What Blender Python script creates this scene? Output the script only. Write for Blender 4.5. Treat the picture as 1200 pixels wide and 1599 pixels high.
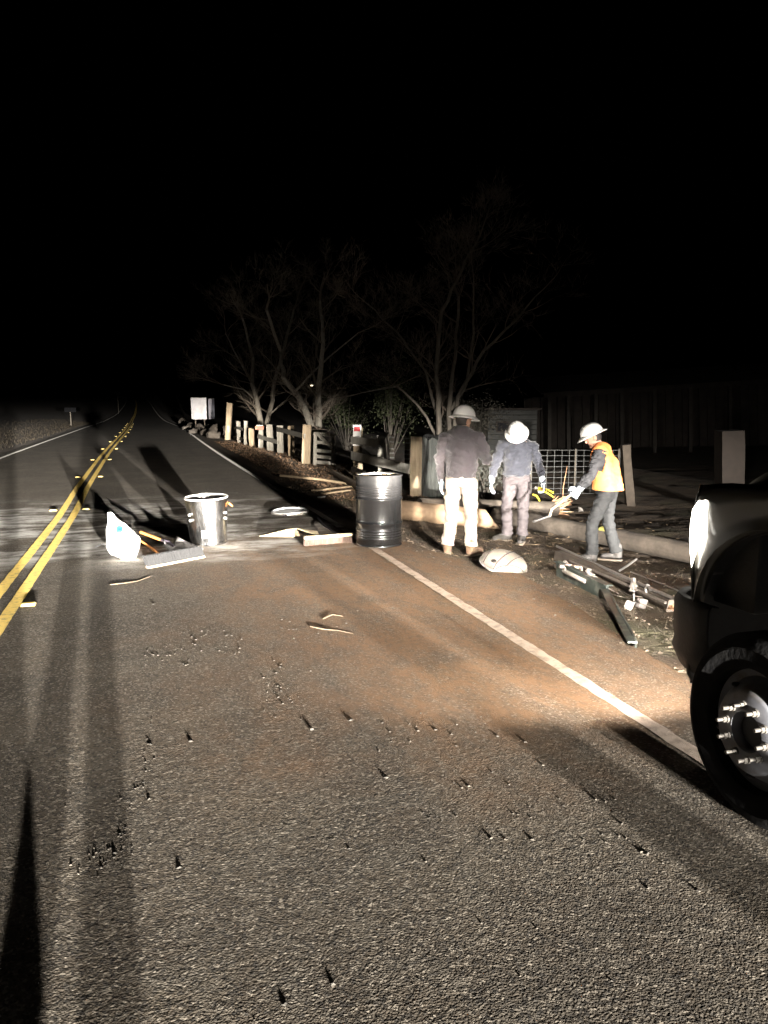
import bpy, bmesh, math, random
import numpy as np
from mathutils import Vector, Matrix, noise
random.seed(11)
R = math.radians
for o in list(bpy.data.objects): bpy.data.objects.remove(o, do_unlink=True)
C = bpy.context.scene.collection
SC = bpy.context.scene

# ------------------------------------------------------------------ camera
F_PX, CX, CY, CAM_H = 1201.0, 600.0, 799.5, 1.75
YAW, PITCH = R(16.795), R(7.94)
cam_d = bpy.data.cameras.new('camera'); cam = bpy.data.objects.new('camera', cam_d); C.objects.link(cam)
cam.location = (0, 0, CAM_H); cam.rotation_euler = (R(90) - PITCH, 0, -YAW)
cam_d.sensor_fit = 'VERTICAL'; cam_d.sensor_height = 24.0; cam_d.lens = 24.0 * F_PX / 1599.0
cam_d.clip_start = 0.05; cam_d.clip_end = 3000
SC.camera = cam

# ------------------------------------------------------------------ night sky, exposure
w = bpy.data.worlds.new('World'); SC.world = w; w.use_nodes = True
nt = w.node_tree; bg = nt.nodes['Background']
sky = nt.nodes.new('ShaderNodeTexSky'); sky.sky_type = 'NISHITA'; sky.sun_disc = False
sky.sun_elevation = R(-8); sky.sun_rotation = R(200)
nt.links.new(sky.outputs[0], bg.inputs[0]); bg.inputs[1].default_value = 0.02
SC.view_settings.view_transform = 'Standard'; SC.view_settings.look = 'None'
SC.view_settings.exposure = 0; SC.view_settings.gamma = 1
SC.render.engine = 'CYCLES'
SC.cycles.max_bounces = 5; SC.cycles.diffuse_bounces = 3; SC.cycles.glossy_bounces = 3
SC.cycles.use_denoising = True

# ------------------------------------------------------------------ head lamps (beam pattern = the lamp's own distribution)
def beam(name, loc, heading, down, energy, color, size, wide, cut, soft, depth, spill, up_spill):
    l = bpy.data.lights.new(name, 'SPOT'); o = bpy.data.objects.new(name, l); C.objects.link(o)
    o.location = loc; o.rotation_euler = (R(90 - down), 0, R(-heading))
    l.energy = energy; l.color = color; l.shadow_soft_size = size; l.spot_size = R(168); l.spot_blend = 0.25
    l.use_nodes = True; n = l.node_tree.nodes; lk = l.node_tree.links
    em = n['Emission']; tc = n.new('ShaderNodeTexCoord'); sp = n.new('ShaderNodeSeparateXYZ')
    lk.new(tc.outputs['Normal'], sp.inputs[0])
    def m(op, a, b=None):
        k = n.new('ShaderNodeMath'); k.operation = op
        for i, v in enumerate((a, b)):
            if v is None: continue
            if isinstance(v, (int, float)): k.inputs[i].default_value = v
            else: lk.new(v, k.inputs[i])
        return k.outputs[0]
    fz = m('MAXIMUM', m('MULTIPLY', sp.outputs[2], -1), 0.03)
    az = m('DIVIDE', sp.outputs[0], fz); el = m('DIVIDE', sp.outputs[1], fz)
    def gauss(v, s):
        q = m('DIVIDE', v, s); return m('EXPONENT', m('MULTIPLY', m('MULTIPLY', q, q), -1))
    A = gauss(az, wide)
    mr = n.new('ShaderNodeMapRange'); mr.interpolation_type = 'SMOOTHSTEP'; lk.new(el, mr.inputs[0])
    mr.inputs[1].default_value = cut - soft; mr.inputs[2].default_value = cut + soft
    mr.inputs[3].default_value = 1; mr.inputs[4].default_value = up_spill
    below = m('MINIMUM', m('SUBTRACT', el, cut - soft), 0.0)
    D = gauss(below, depth)
    main = m('MULTIPLY', m('MULTIPLY', A, D), mr.outputs[0])
    A2 = gauss(az, wide * 4)
    mr2 = n.new('ShaderNodeMapRange'); mr2.interpolation_type = 'SMOOTHSTEP'; lk.new(el, mr2.inputs[0])
    mr2.inputs[1].default_value = cut - soft; mr2.inputs[2].default_value = cut + soft * 3
    mr2.inputs[3].default_value = spill; mr2.inputs[4].default_value = spill * 0.12
    tot = m('ADD', main, m('MULTIPLY', A2, mr2.outputs[0]))
    lk.new(tot, em.inputs['Strength'])
    return o
# two lamps of a vehicle parked well behind the photographer
REAR = (1.0, 0.95, 0.875)
beam('rear_vehicle_beam', (2.15, -35, 1.7), -3.0, 0.6, 1380000, REAR, 0.16, 0.16, 0.0, 0.02, 0.018, 0.003, 0.0004)
beam('rear_vehicle_beam', (5.4, -35, 1.7), -8.0, 0.6, 1380000, REAR, 0.16, 0.15, 0.0, 0.02, 0.018, 0.003, 0.0004)
# the two head lamps of the service truck at the right
WARM = (1.0, 0.91, 0.81)
TRK_L = (2.62, 3.30, 1.14); TRK_R = (4.28, 3.30, 1.14)
beam('truck_beam', TRK_L, 3.0, 0.6, 9500, WARM, 0.09, 0.52, 0.015, 0.085, 0.27, 0.055, 0.045)
beam('truck_high_beam', TRK_L, 1.8, 0.3, 190000, (1, .9, .78), 0.09, 0.05, 0.022, 0.025, 0.06, 0.0, 0.0)
beam('truck_beam', TRK_R, 0.8, 0.6, 15000, WARM, 0.09, 0.075, 0.01, 0.05, 0.10, 0.01, 0.004)

# ------------------------------------------------------------------ pixel -> world
_fw = Vector((math.sin(YAW) * math.cos(PITCH), math.cos(YAW) * math.cos(PITCH), -math.sin(PITCH)))
_rt = Vector((math.cos(YAW), -math.sin(YAW), 0)); _up = _rt.cross(_fw)
def ray(px, py): return _fw + _rt * ((px - CX) / F_PX) + _up * ((CY - py) / F_PX)
def at_z(px, py, z=0.0):
    d = ray(px, py); t = (z - CAM_H) / d.z; return Vector((0, 0, CAM_H)) + d * t
def at_y(px, py, y):
    d = ray(px, py); return Vector((0, 0, CAM_H)) + d * (y / d.y)
def at_p(px, py, p):
    """point on the pixel's ray in the upright plane facing the camera through p"""
    d = ray(px, py); n = Vector((_fw.x, _fw.y, 0)); t = n.dot(p) / n.dot(d); return Vector((0, 0, CAM_H)) + d * t

# ------------------------------------------------------------------ terrain profile
def table(pts):
    xs = np.array([p[0] for p in pts], float); ys = np.array([p[1] for p in pts], float)
    def f(x):
        i = int(np.clip(np.searchsorted(xs, x) - 1, 0, len(xs) - 2)); t = (x - xs[i]) / (xs[i + 1] - xs[i]); t = min(max(t, 0), 1)
        h = xs[i + 1] - xs[i]
        m0 = (ys[i + 1] - ys[max(i - 1, 0)]) / (xs[i + 1] - xs[max(i - 1, 0)]); j = min(i + 2, len(xs) - 1)
        m1 = (ys[j] - ys[i]) / (xs[j] - xs[i])
        return ((2*t**3 - 3*t*t + 1) * ys[i] + (t**3 - 2*t*t + t) * h * m0 + (-2*t**3 + 3*t*t) * ys[i + 1] + (t**3 - t*t) * h * m1)
    return f
zr = table([(-300, 0), (-80, 0), (20, 0), (60, 0), (105, -.2), (160, .3), (266, 2.9), (400, 7), (700, 12), (1500, 14)])
xr = table([(-300, 0), (-20, 0), (12, 0), (18, -.12), (30, -.25), (58, -.3), (105, -.9), (161, -1.4), (266, -3), (400, -8), (700, -25), (1500, -80)])
edge_base = table([(-300, 3.2), (0, 3.2), (4, 3.25), (5.5, 3.45), (7, 3.62), (8, 3.35), (9.2, 3.1), (11, 2.98), (13, 2.9), (15, 2.86), (20, 2.85), (40, 2.85), (80, 2.95), (1500, 2.95)])
def edge_r(y):
    return edge_base(y) + xr(y) + (0.05 * noise.noise(Vector((y * 1.7, 3.1, 0))) + 0.03 * noise.noise(Vector((y * 6.0, 9.1, 0)))) * (1 if y < 40 else 0.5)
def edge_l(y): return -4.95 + xr(y) * 0.9
_dr = table([(0, -.01), (.4, -.04), (1.0, -.10), (2.2, -.22), (4, -.32), (8, -.42), (20, -.4), (60, .5), (400, 6)])
_dl = table([(0, -.01), (1, -.05), (2.5, .06), (4, .28), (10, .45), (40, 1), (400, 8)])
def ground(x, y, rough=True):
    er, el_ = edge_r(y), edge_l(y); z = zr(y)
    f = 1.0 if y < 13 else max(0.35, 1 - (y - 13) / 7 * 0.65)
    if x > er: z += _dr(x - er) * (f if x - er < 12 else 1)
    elif x < el_: z += _dl(el_ - x)
    else: return z - (0.06 if er - x > .12 and x - el_ > .12 else 0.02)
    if rough:
        d = min(abs(x - er), abs(x - el_)); k = min(1, d / 0.5)
        z += k * (0.04 * noise.noise(Vector((x * 1.3, y * 1.3, 0))) + 0.03 * noise.noise(Vector((x * 4.1, y * 4.1, 5))) + 0.018 * noise.noise(Vector((x * 11, y * 11, 8))))
    return z
def on_ground(px, py):
    d = ray(px, py); o = Vector((0, 0, CAM_H)); lo, t = 1.0, 1.0
    while t < 400:
        p = o + d * t
        if p.z < ground(p.x, p.y, False):
            a, b = lo, t
            for _ in range(24):
                m_ = (a + b) / 2; q = o + d * m_
                if q.z < ground(q.x, q.y, False): b = m_
                else: a = m_
            q = o + d * b; q.z = ground(q.x, q.y); return q
        lo = t; t *= 1.03
    return o + d * 100

# ------------------------------------------------------------------ materials
_M = {}
def mat(name, c1, c2=None, scale=8, rough=0.8, bump=0.0, bscale=None, stretch=(1, 1, 1), metal=0.0, emit=None, spec=0.5, detail=6, coat=0, thr=(0.35, 0.65), c3=None, s3=3.0, sheen=0, bdist=0.01):
    if name in _M: return _M[name]
    m = bpy.data.materials.new(name); m.use_nodes = True; n = m.node_tree.nodes; lk = m.node_tree.links
    b = n['Principled BSDF']; b.inputs['Roughness'].default_value = rough; b.inputs['Metallic'].default_value = metal
    b.inputs['Specular IOR Level'].default_value = spec; b.inputs['Coat Weight'].default_value = coat; b.inputs['Coat Roughness'].default_value = 0.1
    b.inputs['Sheen Weight'].default_value = sheen
    tc = n.new('ShaderNodeTexCoord'); mp = n.new('ShaderNodeMapping'); mp.inputs['Scale'].default_value = stretch
    lk.new(tc.outputs['Object'], mp.inputs[0])
    b.inputs['Base Color'].default_value = (*c1, 1)
    if c2:
        t = n.new('ShaderNodeTexNoise'); t.inputs['Scale'].default_value = scale; t.inputs['Detail'].default_value = detail; t.inputs['Roughness'].default_value = 0.65
        lk.new(mp.outputs[0], t.inputs['Vector'])
        r = n.new('ShaderNodeValToRGB'); r.color_ramp.elements[0].position, r.color_ramp.elements[1].position = thr
        r.color_ramp.elements[0].color = (*c1, 1); r.color_ramp.elements[1].color = (*c2, 1)
        lk.new(t.outputs['Fac'], r.inputs[0]); out = r.outputs[0]
        if c3:
            t3 = n.new('ShaderNodeTexNoise'); t3.inputs['Scale'].default_value = s3; t3.inputs['Detail'].default_value = 5; lk.new(tc.outputs['Object'], t3.inputs['Vector'])
            r3 = n.new('ShaderNodeValToRGB'); r3.color_ramp.elements[0].position, r3.color_ramp.elements[1].position = 0.5, 0.68
            lk.new(t3.outputs['Fac'], r3.inputs[0]); mx = n.new('ShaderNodeMixRGB'); mx.inputs[2].default_value = (*c3, 1)
            lk.new(r3.outputs[0], mx.inputs[0]); lk.new(out, mx.inputs[1]); out = mx.outputs[0]
        lk.new(out, b.inputs['Base Color'])
    if bump:
        t2 = n.new('ShaderNodeTexNoise'); t2.inputs['Scale'].default_value = bscale or scale; t2.inputs['Detail'].default_value = detail; lk.new(mp.outputs[0], t2.inputs['Vector'])
        bp = n.new('ShaderNodeBump'); bp.inputs['Strength'].default_value = bump; bp.inputs['Distance'].default_value = bdist
        lk.new(t2.outputs['Fac'], bp.inputs['Height']); lk.new(bp.outputs[0], b.inputs['Normal'])
    if emit:
        b.inputs['Emission Color'].default_value = (*emit[0], 1); b.inputs['Emission Strength'].default_value = emit[1]
    _M[name] = m; return m

# ------------------------------------------------------------------ mesh building
class MB:
    def __init__(s): s.v = []; s.f = []
    def add(s, vs, fs):
        k = len(s.v); s.v += [tuple(v) for v in vs]; s.f += [tuple(i + k for i in f) for f in fs]; return s
    def box(s, c, size, rot=None, taper=1.0, jit=0.0):
        c = Vector(c); hx, hy, hz = (q / 2 for q in size); vs = []
        for z in (-1, 1):
            for x, y in ((-1, -1), (1, -1), (1, 1), (-1, 1)):
                t = taper if z > 0 else 1
                v = Vector((x * hx * t, y * hy * t, z * hz)) + Vector([random.uniform(-jit, jit) for _ in range(3)])
                if rot: v = rot @ v
                vs.append(c + v)
        return s.add(vs, [(3, 2, 1, 0), (4, 5, 6, 7), (0, 1, 5, 4), (1, 2, 6, 5), (2, 3, 7, 6), (3, 0, 4, 7)])
    def bbox(s, c, size, bev, rot=None, segs=2):
        """rounded box"""
        bm = bmesh.new(); bmesh.ops.create_cube(bm, size=1); bmesh.ops.scale(bm, vec=size, verts=bm.verts)
        bmesh.ops.bevel(bm, geom=bm.edges[:], offset=bev, segments=segs, affect='EDGES', profile=0.5)
        bm.verts.ensure_lookup_table(); c = Vector(c)
        vs = [c + ((rot @ v.co) if rot else v.co) for v in bm.verts]; fs = [[v.index for v in f.verts] for f in bm.faces]; bm.free()
        return s.add(vs, fs)
    def tube(s, pts, rad, n=8, cap=True, flat=None):
        pts = [Vector(p) for p in pts]; k = len(pts)
        if not isinstance(rad, (list, tuple)): rad = [rad] * k
        vs = []; prev = None
        for i, p in enumerate(pts):
            t = (pts[min(i + 1, k - 1)] - pts[max(i - 1, 0)]).normalized()
            if prev is None:
                a = t.cross(Vector((0, 0, 1)));  a = a if a.length > 1e-3 else t.cross(Vector((0, 1, 0)))
            else: a = prev - t * prev.dot(t)
            a.normalize(); prev = a; b = t.cross(a)
            for j in range(n):
                th = 2 * math.pi * j / n
                vs.append(p + (a * math.cos(th) + b * math.sin(th) * (flat or 1)) * rad[i])
        fs = []
        for i in range(k - 1):
            for j in range(n):
                j2 = (j + 1) % n; fs.append((i*n + j, i*n + j2, (i+1)*n + j2, (i+1)*n + j))
        if cap: fs += [tuple(range(n))[::-1], tuple((k-1)*n + j for j in range(n))]
        return s.add(vs, fs)
    def lathe(s, prof, n=32, c=(0, 0, 0), rot=None, cap0=False, cap1=False):
        c = Vector(c); vs = []
        for r, z in prof:
            for j in range(n):
                th = 2 * math.pi * j / n; v = Vector((r * math.cos(th), r * math.sin(th), z)); vs.append(c + ((rot @ v) if rot else v))
        fs = []; k = len(prof)
        for i in range(k - 1):
            for j in range(n):
                j2 = (j + 1) % n; fs.append((i*n + j, i*n + j2, (i+1)*n + j2, (i+1)*n + j))
        if cap0: fs.append(tuple(range(n))[::-1])
        if cap1: fs.append(tuple((k-1)*n + j for j in range(n)))
        return s.add(vs, fs)
    def loft(s, rings, n=20):
        """rings: (center, rx, ry[, rotation matrix])"""
        vs = []
        for rg in rings:
            c, rx, ry = Vector(rg[0]), rg[1], rg[2]; rot = rg[3] if len(rg) > 3 else None
            for j in range(n):
                th = 2 * math.pi * j / n; v = Vector((rx * math.cos(th), ry * math.sin(th), 0)); vs.append(c + ((rot @ v) if rot else v))
        fs = []; k = len(rings)
        for i in range(k - 1):
            for j in range(n):
                j2 = (j + 1) % n; fs.append((i*n + j, i*n + j2, (i+1)*n + j2, (i+1)*n + j))
        fs += [tuple(range(n))[::-1], tuple((k-1)*n + j for j in range(n))]
        return s.add(vs, fs)
    def ball(s, c, r, n=10, rot=None):
        if not isinstance(r, (list, tuple)): r = (r, r, r)
        c = Vector(c); k = n; m_ = n * 2
        vs = [c + (rot @ Vector((0, 0, r[2])) if rot else Vector((0, 0, r[2])))]
        for i in range(1, k):
            ph = math.pi * i / k
            for j in range(m_):
                th = 2 * math.pi * j / m_; v = Vector((r[0]*math.sin(ph)*math.cos(th), r[1]*math.sin(ph)*math.sin(th), r[2]*math.cos(ph))); vs.append(c + (rot @ v if rot else v))
        vs.append(c + (rot @ Vector((0, 0, -r[2])) if rot else Vector((0, 0, -r[2])))); L = len(vs) - 1
        fs = [(0, 1 + j, 1 + (j + 1) % m_) for j in range(m_)]
        for i in range(k - 2):
            for j in range(m_):
                a = 1 + i*m_; b = a + m_; j2 = (j + 1) % m_; fs.append((a + j, b + j, b + j2, a + j2))
        a = 1 + (k - 2) * m_; fs += [(L, a + (j + 1) % m_, a + j) for j in range(m_)]
        return s.add(vs, fs)
    def rod(s, pts, rad, n=12):
        """tapered limb with round ends"""
        if not isinstance(rad, (list, tuple)): rad = [rad] * len(pts)
        s.tube(pts, rad, n)
        for p, r in zip(pts, rad): s.ball(p, r, 6)
        return s
    def plank(s, p0, p1, wd, th, up=(0, 0, 1), segs=6, jit=0.006, ends=0.02):
        p0, p1 = Vector(p0), Vector(p1); t = (p1 - p0).normalized(); up = Vector(up); side = t.cross(up).normalized(); u = side.cross(t)
        vs = []
        for i in range(segs + 1):
            q = p0.lerp(p1, i / segs)
            for a, b in ((-1, -1), (1, -1), (1, 1), (-1, 1)):
                j = Vector([random.uniform(-jit, jit) for _ in range(3)])
                if i in (0, segs): j += t * random.uniform(-ends, ends)
                vs.append(q + side * (a * th / 2) + u * (b * wd / 2) + j)
        fs = [(3, 2, 1, 0)]
        for i in range(segs):
            for j in range(4): j2 = (j + 1) % 4; fs.append((i*4 + j, i*4 + j2, i*4 + 4 + j2, i*4 + 4 + j))
        k = segs * 4; fs.append((k, k + 1, k + 2, k + 3))
        return s.add(vs, fs)
    def stone(s, c, r, q=None, flat=0.48):
        c = Vector(c); a = random.uniform(0, 6.28); ca, sa = math.cos(a), math.sin(a)
        vs = []
        for x, y, z in ((1, 0, 0), (0.2, .95, .1), (-.9, .3, 0), (-.3, -.9, 0), (.3, .2, 1), (-.4, -.2, .85), (0, 0, -.7)):
            x, y, z = (v + random.uniform(-.25, .25) for v in (x, y, z)); vs.append(c + Vector(((x*ca - y*sa) * r, (x*sa + y*ca) * r * .8, z * r * flat)))
        return s.add(vs, [(0, 1, 4), (1, 5, 4), (1, 2, 5), (2, 3, 5), (3, 4, 5), (3, 0, 4), (1, 0, 6), (2, 1, 6), (3, 2, 6), (0, 3, 6)])
    def mesh(s, name, origin=None):
        me = bpy.data.meshes.new(name); o = Vector(origin) if origin is not None else None
        me.from_pydata([tuple(Vector(v) - o) for v in s.v] if o is not None else s.v, [], s.f); me.validate(); return me
    def build(s, name, m, parent=None, origin=None, smooth=False, sharp=40):
        me = s.mesh(name, origin); return link(name, me, m, parent, smooth, sharp, origin if parent is None else None)
def link(name, me, m, parent=None, smooth=False, sharp=40, loc=None):
    if m is not None and not me.materials: me.materials.append(m)
    if smooth:
        me.polygons.foreach_set('use_smooth', [True] * len(me.polygons))
        if sharp and sharp < 180: me.set_sharp_from_angle(angle=R(sharp))
    o = bpy.data.objects.new(name, me); C.objects.link(o)
    if loc is not None: o.location = loc
    if parent is not None: o.parent = parent
    return o
def tag(o, label=None, cat=None, group=None, kind=None):
    for k, v in (('label', label), ('category', cat), ('group', group), ('kind', kind)):
        if v: o[k] = v
    return o
def thing(name, label, cat, loc, rz=0, group=None):
    o = bpy.data.objects.new(name, None); C.objects.link(o); o.location = loc; o.rotation_euler = (0, 0, rz); o.empty_display_size = 0.1
    return tag(o, label, cat, group)
def copy_tree(o, parent=None):
    c = o.copy(); C.objects.link(c)
    if parent: c.parent = parent
    for ch in list(o.children): copy_tree(ch, c)
    return c
def remesh(mb, voxel, smooth=4, fold=None, factor=0.5):
    """fuse overlapping closed shapes into one continuous skin"""
    me = mb.mesh('tmp'); o = bpy.data.objects.new('tmp', me); C.objects.link(o)
    md = o.modifiers.new('r', 'REMESH'); md.mode = 'VOXEL'; md.voxel_size = voxel
    if smooth: sm = o.modifiers.new('s', 'SMOOTH'); sm.iterations = smooth; sm.factor = factor
    dg = bpy.context.evaluated_depsgraph_get(); out = bpy.data.meshes.new_from_object(o.evaluated_get(dg))
    bpy.data.objects.remove(o); bpy.data.meshes.remove(me); out.materials.clear()
    if fold:
        nv = len(out.vertices); co = np.empty(nv * 3); out.vertices.foreach_get('co', co); co = co.reshape(-1, 3)
        no = np.empty(nv * 3); out.vertices.foreach_get('normal', no); no = no.reshape(-1, 3)
        for i in range(nv): co[i] += no[i] * fold(Vector(co[i]))
        out.vertices.foreach_set('co', co.ravel()); out.update()
    return out
# ==================================================================== SETTING
# ------------------------------------------------------------------ road material
def road_material():
    m = bpy.data.materials.new('asphalt'); m.use_nodes = True; n = m.node_tree.nodes; lk = m.node_tree.links; b = n['Principled BSDF']
    tc = n.new('ShaderNodeTexCoord'); P = tc.outputs['Object']
    def tex(kind, scale, detail=4, stretch=None, rough=0.6, loc=(0, 0, 0)):
        v = P
        if stretch or loc != (0, 0, 0):
            mp = n.new('ShaderNodeMapping'); mp.inputs['Scale'].default_value = stretch or (1, 1, 1); mp.inputs['Location'].default_value = loc; lk.new(P, mp.inputs[0]); v = mp.outputs[0]
        if kind == 'n':
            t = n.new('ShaderNodeTexNoise'); t.inputs['Detail'].default_value = detail; t.inputs['Roughness'].default_value = rough
        else:
            t = n.new('ShaderNodeTexVoronoi')
        t.inputs['Scale'].default_value = scale; lk.new(v, t.inputs['Vector']); return t
    def ramp(s, a, b_, v0=0.0, v1=1.0):
        r = n.new('ShaderNodeMapRange'); r.interpolation_type = 'SMOOTHSTEP'; lk.new(s, r.inputs[0]); r.inputs[1].default_value = a; r.inputs[2].default_value = b_; r.inputs[3].default_value = v0; r.inputs[4].default_value = v1; return r.outputs[0]
    def mul(a, c, op='MULTIPLY'):
        k = n.new('ShaderNodeMath'); k.operation = op
        for i, v in enumerate((a, c)):
            if isinstance(v, (int, float)): k.inputs[i].default_value = v
            else: lk.new(v, k.inputs[i])
        return k.outputs[0]
    def mix(f, a, c):
        k = n.new('ShaderNodeMixRGB')
        for i, v in enumerate((f, a, c)):
            if isinstance(v, (int, float)): k.inputs[i].default_value = v
            elif isinstance(v, tuple): k.inputs[i].default_value = (*v, 1)
            else: lk.new(v, k.inputs[i])
        return k.outputs[0]
    sp = n.new('ShaderNodeSeparateXYZ'); lk.new(P, sp.inputs[0]); X, Y = sp.outputs[0], sp.outputs[1]
    big = tex('n', 0.9, 5); mid = tex('n', 7, 5); fine = tex('n', 55, 3); vor = tex('v', 95)
    col = mix(ramp(big.outputs[0], .35, .65), (.058, .0465, .034), (.094, .076, .055))
    col = mix(mul(ramp(mid.outputs[0], .4, .7), .5), col, (.10, .088, .07))
    ag = n.new('ShaderNodeSeparateColor'); lk.new(vor.outputs['Color'], ag.inputs[0])
    col = mix(ramp(ag.outputs[0], .70, .92, 0, .7), col, (.23, .20, .16))
    col = mix(ramp(ag.outputs[1], .66, .9, 0, .7), col, (.02, .018, .016))
    # brown earth carried on to the lane by the truck and the crew
    wob = mul(mul(tex('n', .8, 5).outputs[0], .5, 'SUBTRACT'), 3.0)
    dx = ramp(mul(X, wob, 'ADD'), -.6, 1.9); dy = mul(ramp(mul(Y, wob, 'ADD'), 2.6, 4.2), ramp(mul(Y, wob, 'ADD'), 11.5, 9.2))
    dust = mul(mul(dx, dy), mul(ramp(tex('n', 4, 9, (1, .45, 1), .72).outputs[0], .36, .60, .3, 1), ramp(tex('n', 22, 6, (1, .6, 1), .7).outputs[0], .35, .55, .55, 1)))
    col = mix(mul(dust, .9), col, (.165, .095, .050))
    # pale absorbent powder smeared across the lanes
    wx = mul(mul(tex('n', 1.3, 4).outputs[0], .5, 'SUBTRACT'), 1.6)
    py = mul(ramp(mul(Y, wx, 'ADD'), 8.2, 10.0), ramp(mul(Y, wx, 'ADD'), 16.0, 12.5)); px = mul(ramp(mul(X, wx, 'ADD'), 3.0, 1.2), ramp(mul(X, wx, 'ADD'), -6.0, -2.8))
    st = mul(ramp(tex('n', 1.7, 8, (.6, 1.7, 1), .78).outputs[0], .40, .60), ramp(tex('n', 1.4, 3, (1, 1, 1), .5, (7, 3, 0)).outputs[0], .36, .56))
    col = mix(mul(mul(mul(py, px), st), .95), col, (.58, .56, .52))
    # worn wheel paths along the lane
    tr = tex('n', 1.6, 3, (1, .03, 1)); col = mix(ramp(tr.outputs[0], .55, .75, 0, .35), col, (.035, .032, .030))
    lk.new(col, b.inputs['Base Color']); b.inputs['Roughness'].default_value = .9; b.inputs['Specular IOR Level'].default_value = .25
    h1 = mul(tex('v', 130).outputs['Distance'], -1.0); h2 = tex('n', 110, 2).outputs[0]; h3 = tex('n', 14, 3).outputs[0]
    h = mul(mul(mul(h1, .5), mul(h2, .9), 'ADD'), mul(h3, .7), 'ADD')
    bp = n.new('ShaderNodeBump'); bp.inputs['Strength'].default_value = .6; bp.inputs['Distance'].default_value = .008
    lk.new(h, bp.inputs['Height']); lk.new(bp.outputs[0], b.inputs['Normal'])
    return m
M_ROAD = road_material()
M_DIRT = mat('dirt', (.055, .038, .024), (.12, .082, .05), 3.0, .95, .9, 22, c3=(.07, .062, .03), s3=.9, bdist=.03, detail=9)
M_WLINE = mat('worn_white_paint', (.80, .77, .70), (.22, .18, .135), 14, .7, 1.0, 150, thr=(.50, .74), detail=10, bdist=.02)
M_YLINE = mat('worn_yellow_paint', (.78, .54, .10), (.22, .15, .06), 16, .7, 1.0, 150, thr=(.50, .74), detail=10, bdist=.02)

def bead(m, k):
    n = m.node_tree.nodes; lk = m.node_tree.links; b = n['Principled BSDF']; src = b.inputs['Normal'].links[0].from_socket
    a = n.new('ShaderNodeVectorMath'); a.operation = 'ADD'; a.inputs[1].default_value = (0, -k, 0); lk.new(src, a.inputs[0])
    c = n.new('ShaderNodeVectorMath'); c.operation = 'NORMALIZE'; lk.new(a.outputs[0], c.inputs[0]); lk.new(c.outputs[0], b.inputs['Normal'])
bead(M_WLINE, .55); bead(M_YLINE, .30)
def sheet(name, m, xs, ys, zf, kind='structure'):
    nx, ny = len(xs), len(ys); v = [(x, y, zf(x, y)) for y in ys for x in xs]
    f = [(j*nx + i, j*nx + i + 1, (j+1)*nx + i + 1, (j+1)*nx + i) for j in range(ny - 1) for i in range(nx - 1)]
    me = bpy.data.meshes.new(name); me.from_pydata(v, [], f); o = link(name, me, m, None, True, 0); o['kind'] = kind; return o
def steps(segs):
    out = []
    for a, b, d in segs: out += list(np.arange(a, b, d))
    return [float(q) for q in out] + [segs[-1][1]]
sheet('ground', M_DIRT, steps([(-600, -60, 60), (-60, -12, 4), (-12, -4, .5), (-4, 2, 1.5), (2, 2.6, .3), (2.6, 6.5, .07), (6.5, 14, .25), (14, 40, 1.5), (40, 100, 10), (100, 600, 80)]),
      steps([(-120, -4, 6), (-4, 3, .8), (3, 14, .08), (14, 24, .16), (24, 60, .5), (60, 300, 6), (300, 1500, 60)]), ground)

ry = steps([(-120, -2, 4), (-2, 24, .06), (24, 60, .3), (60, 300, 3), (300, 1400, 30)])
v, f = [], []
for y in ry:
    er, el_ = edge_r(y), edge_l(y); z = zr(y)
    for x, dz in ((el_ - .03, -.07), (el_, -.004), (el_ * .5, 0), (0, 0), (er * .5, 0), (er - .06, 0), (er, -.008), (er + .03, -.07)): v.append((x, y, z + .004 + dz))
for j in range(len(ry) - 1):
    for i in range(7): f.append((j*8 + i, j*8 + i + 1, j*8 + 9 + i, j*8 + 8 + i))
me = bpy.data.meshes.new('road'); me.from_pydata(v, [], f); tag(link('road', me, M_ROAD, None, True, 30), kind='structure')
def stripe(name, m, xc, wd, y0, y1, follow=1.0, wob=0.006):
    ys = [y for y in ry if y0 <= y <= y1]; v, f = [], []
    for y in ys:
        a = wob * noise.noise(Vector((y * 9, xc, 0))); b_ = wob * noise.noise(Vector((y * 9, xc, 7))); x = xc + xr(y) * follow
        v += [(x - wd/2 + a, y, zr(y) + .0105), (x + wd/2 + b_, y, zr(y) + .0105)]
    f = [(2*i, 2*i + 1, 2*i + 3, 2*i + 2) for i in range(len(ys) - 1)]
    me = bpy.data.meshes.new(name); me.from_pydata(v, [], f); tag(link(name, me, m), kind='structure')
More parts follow.
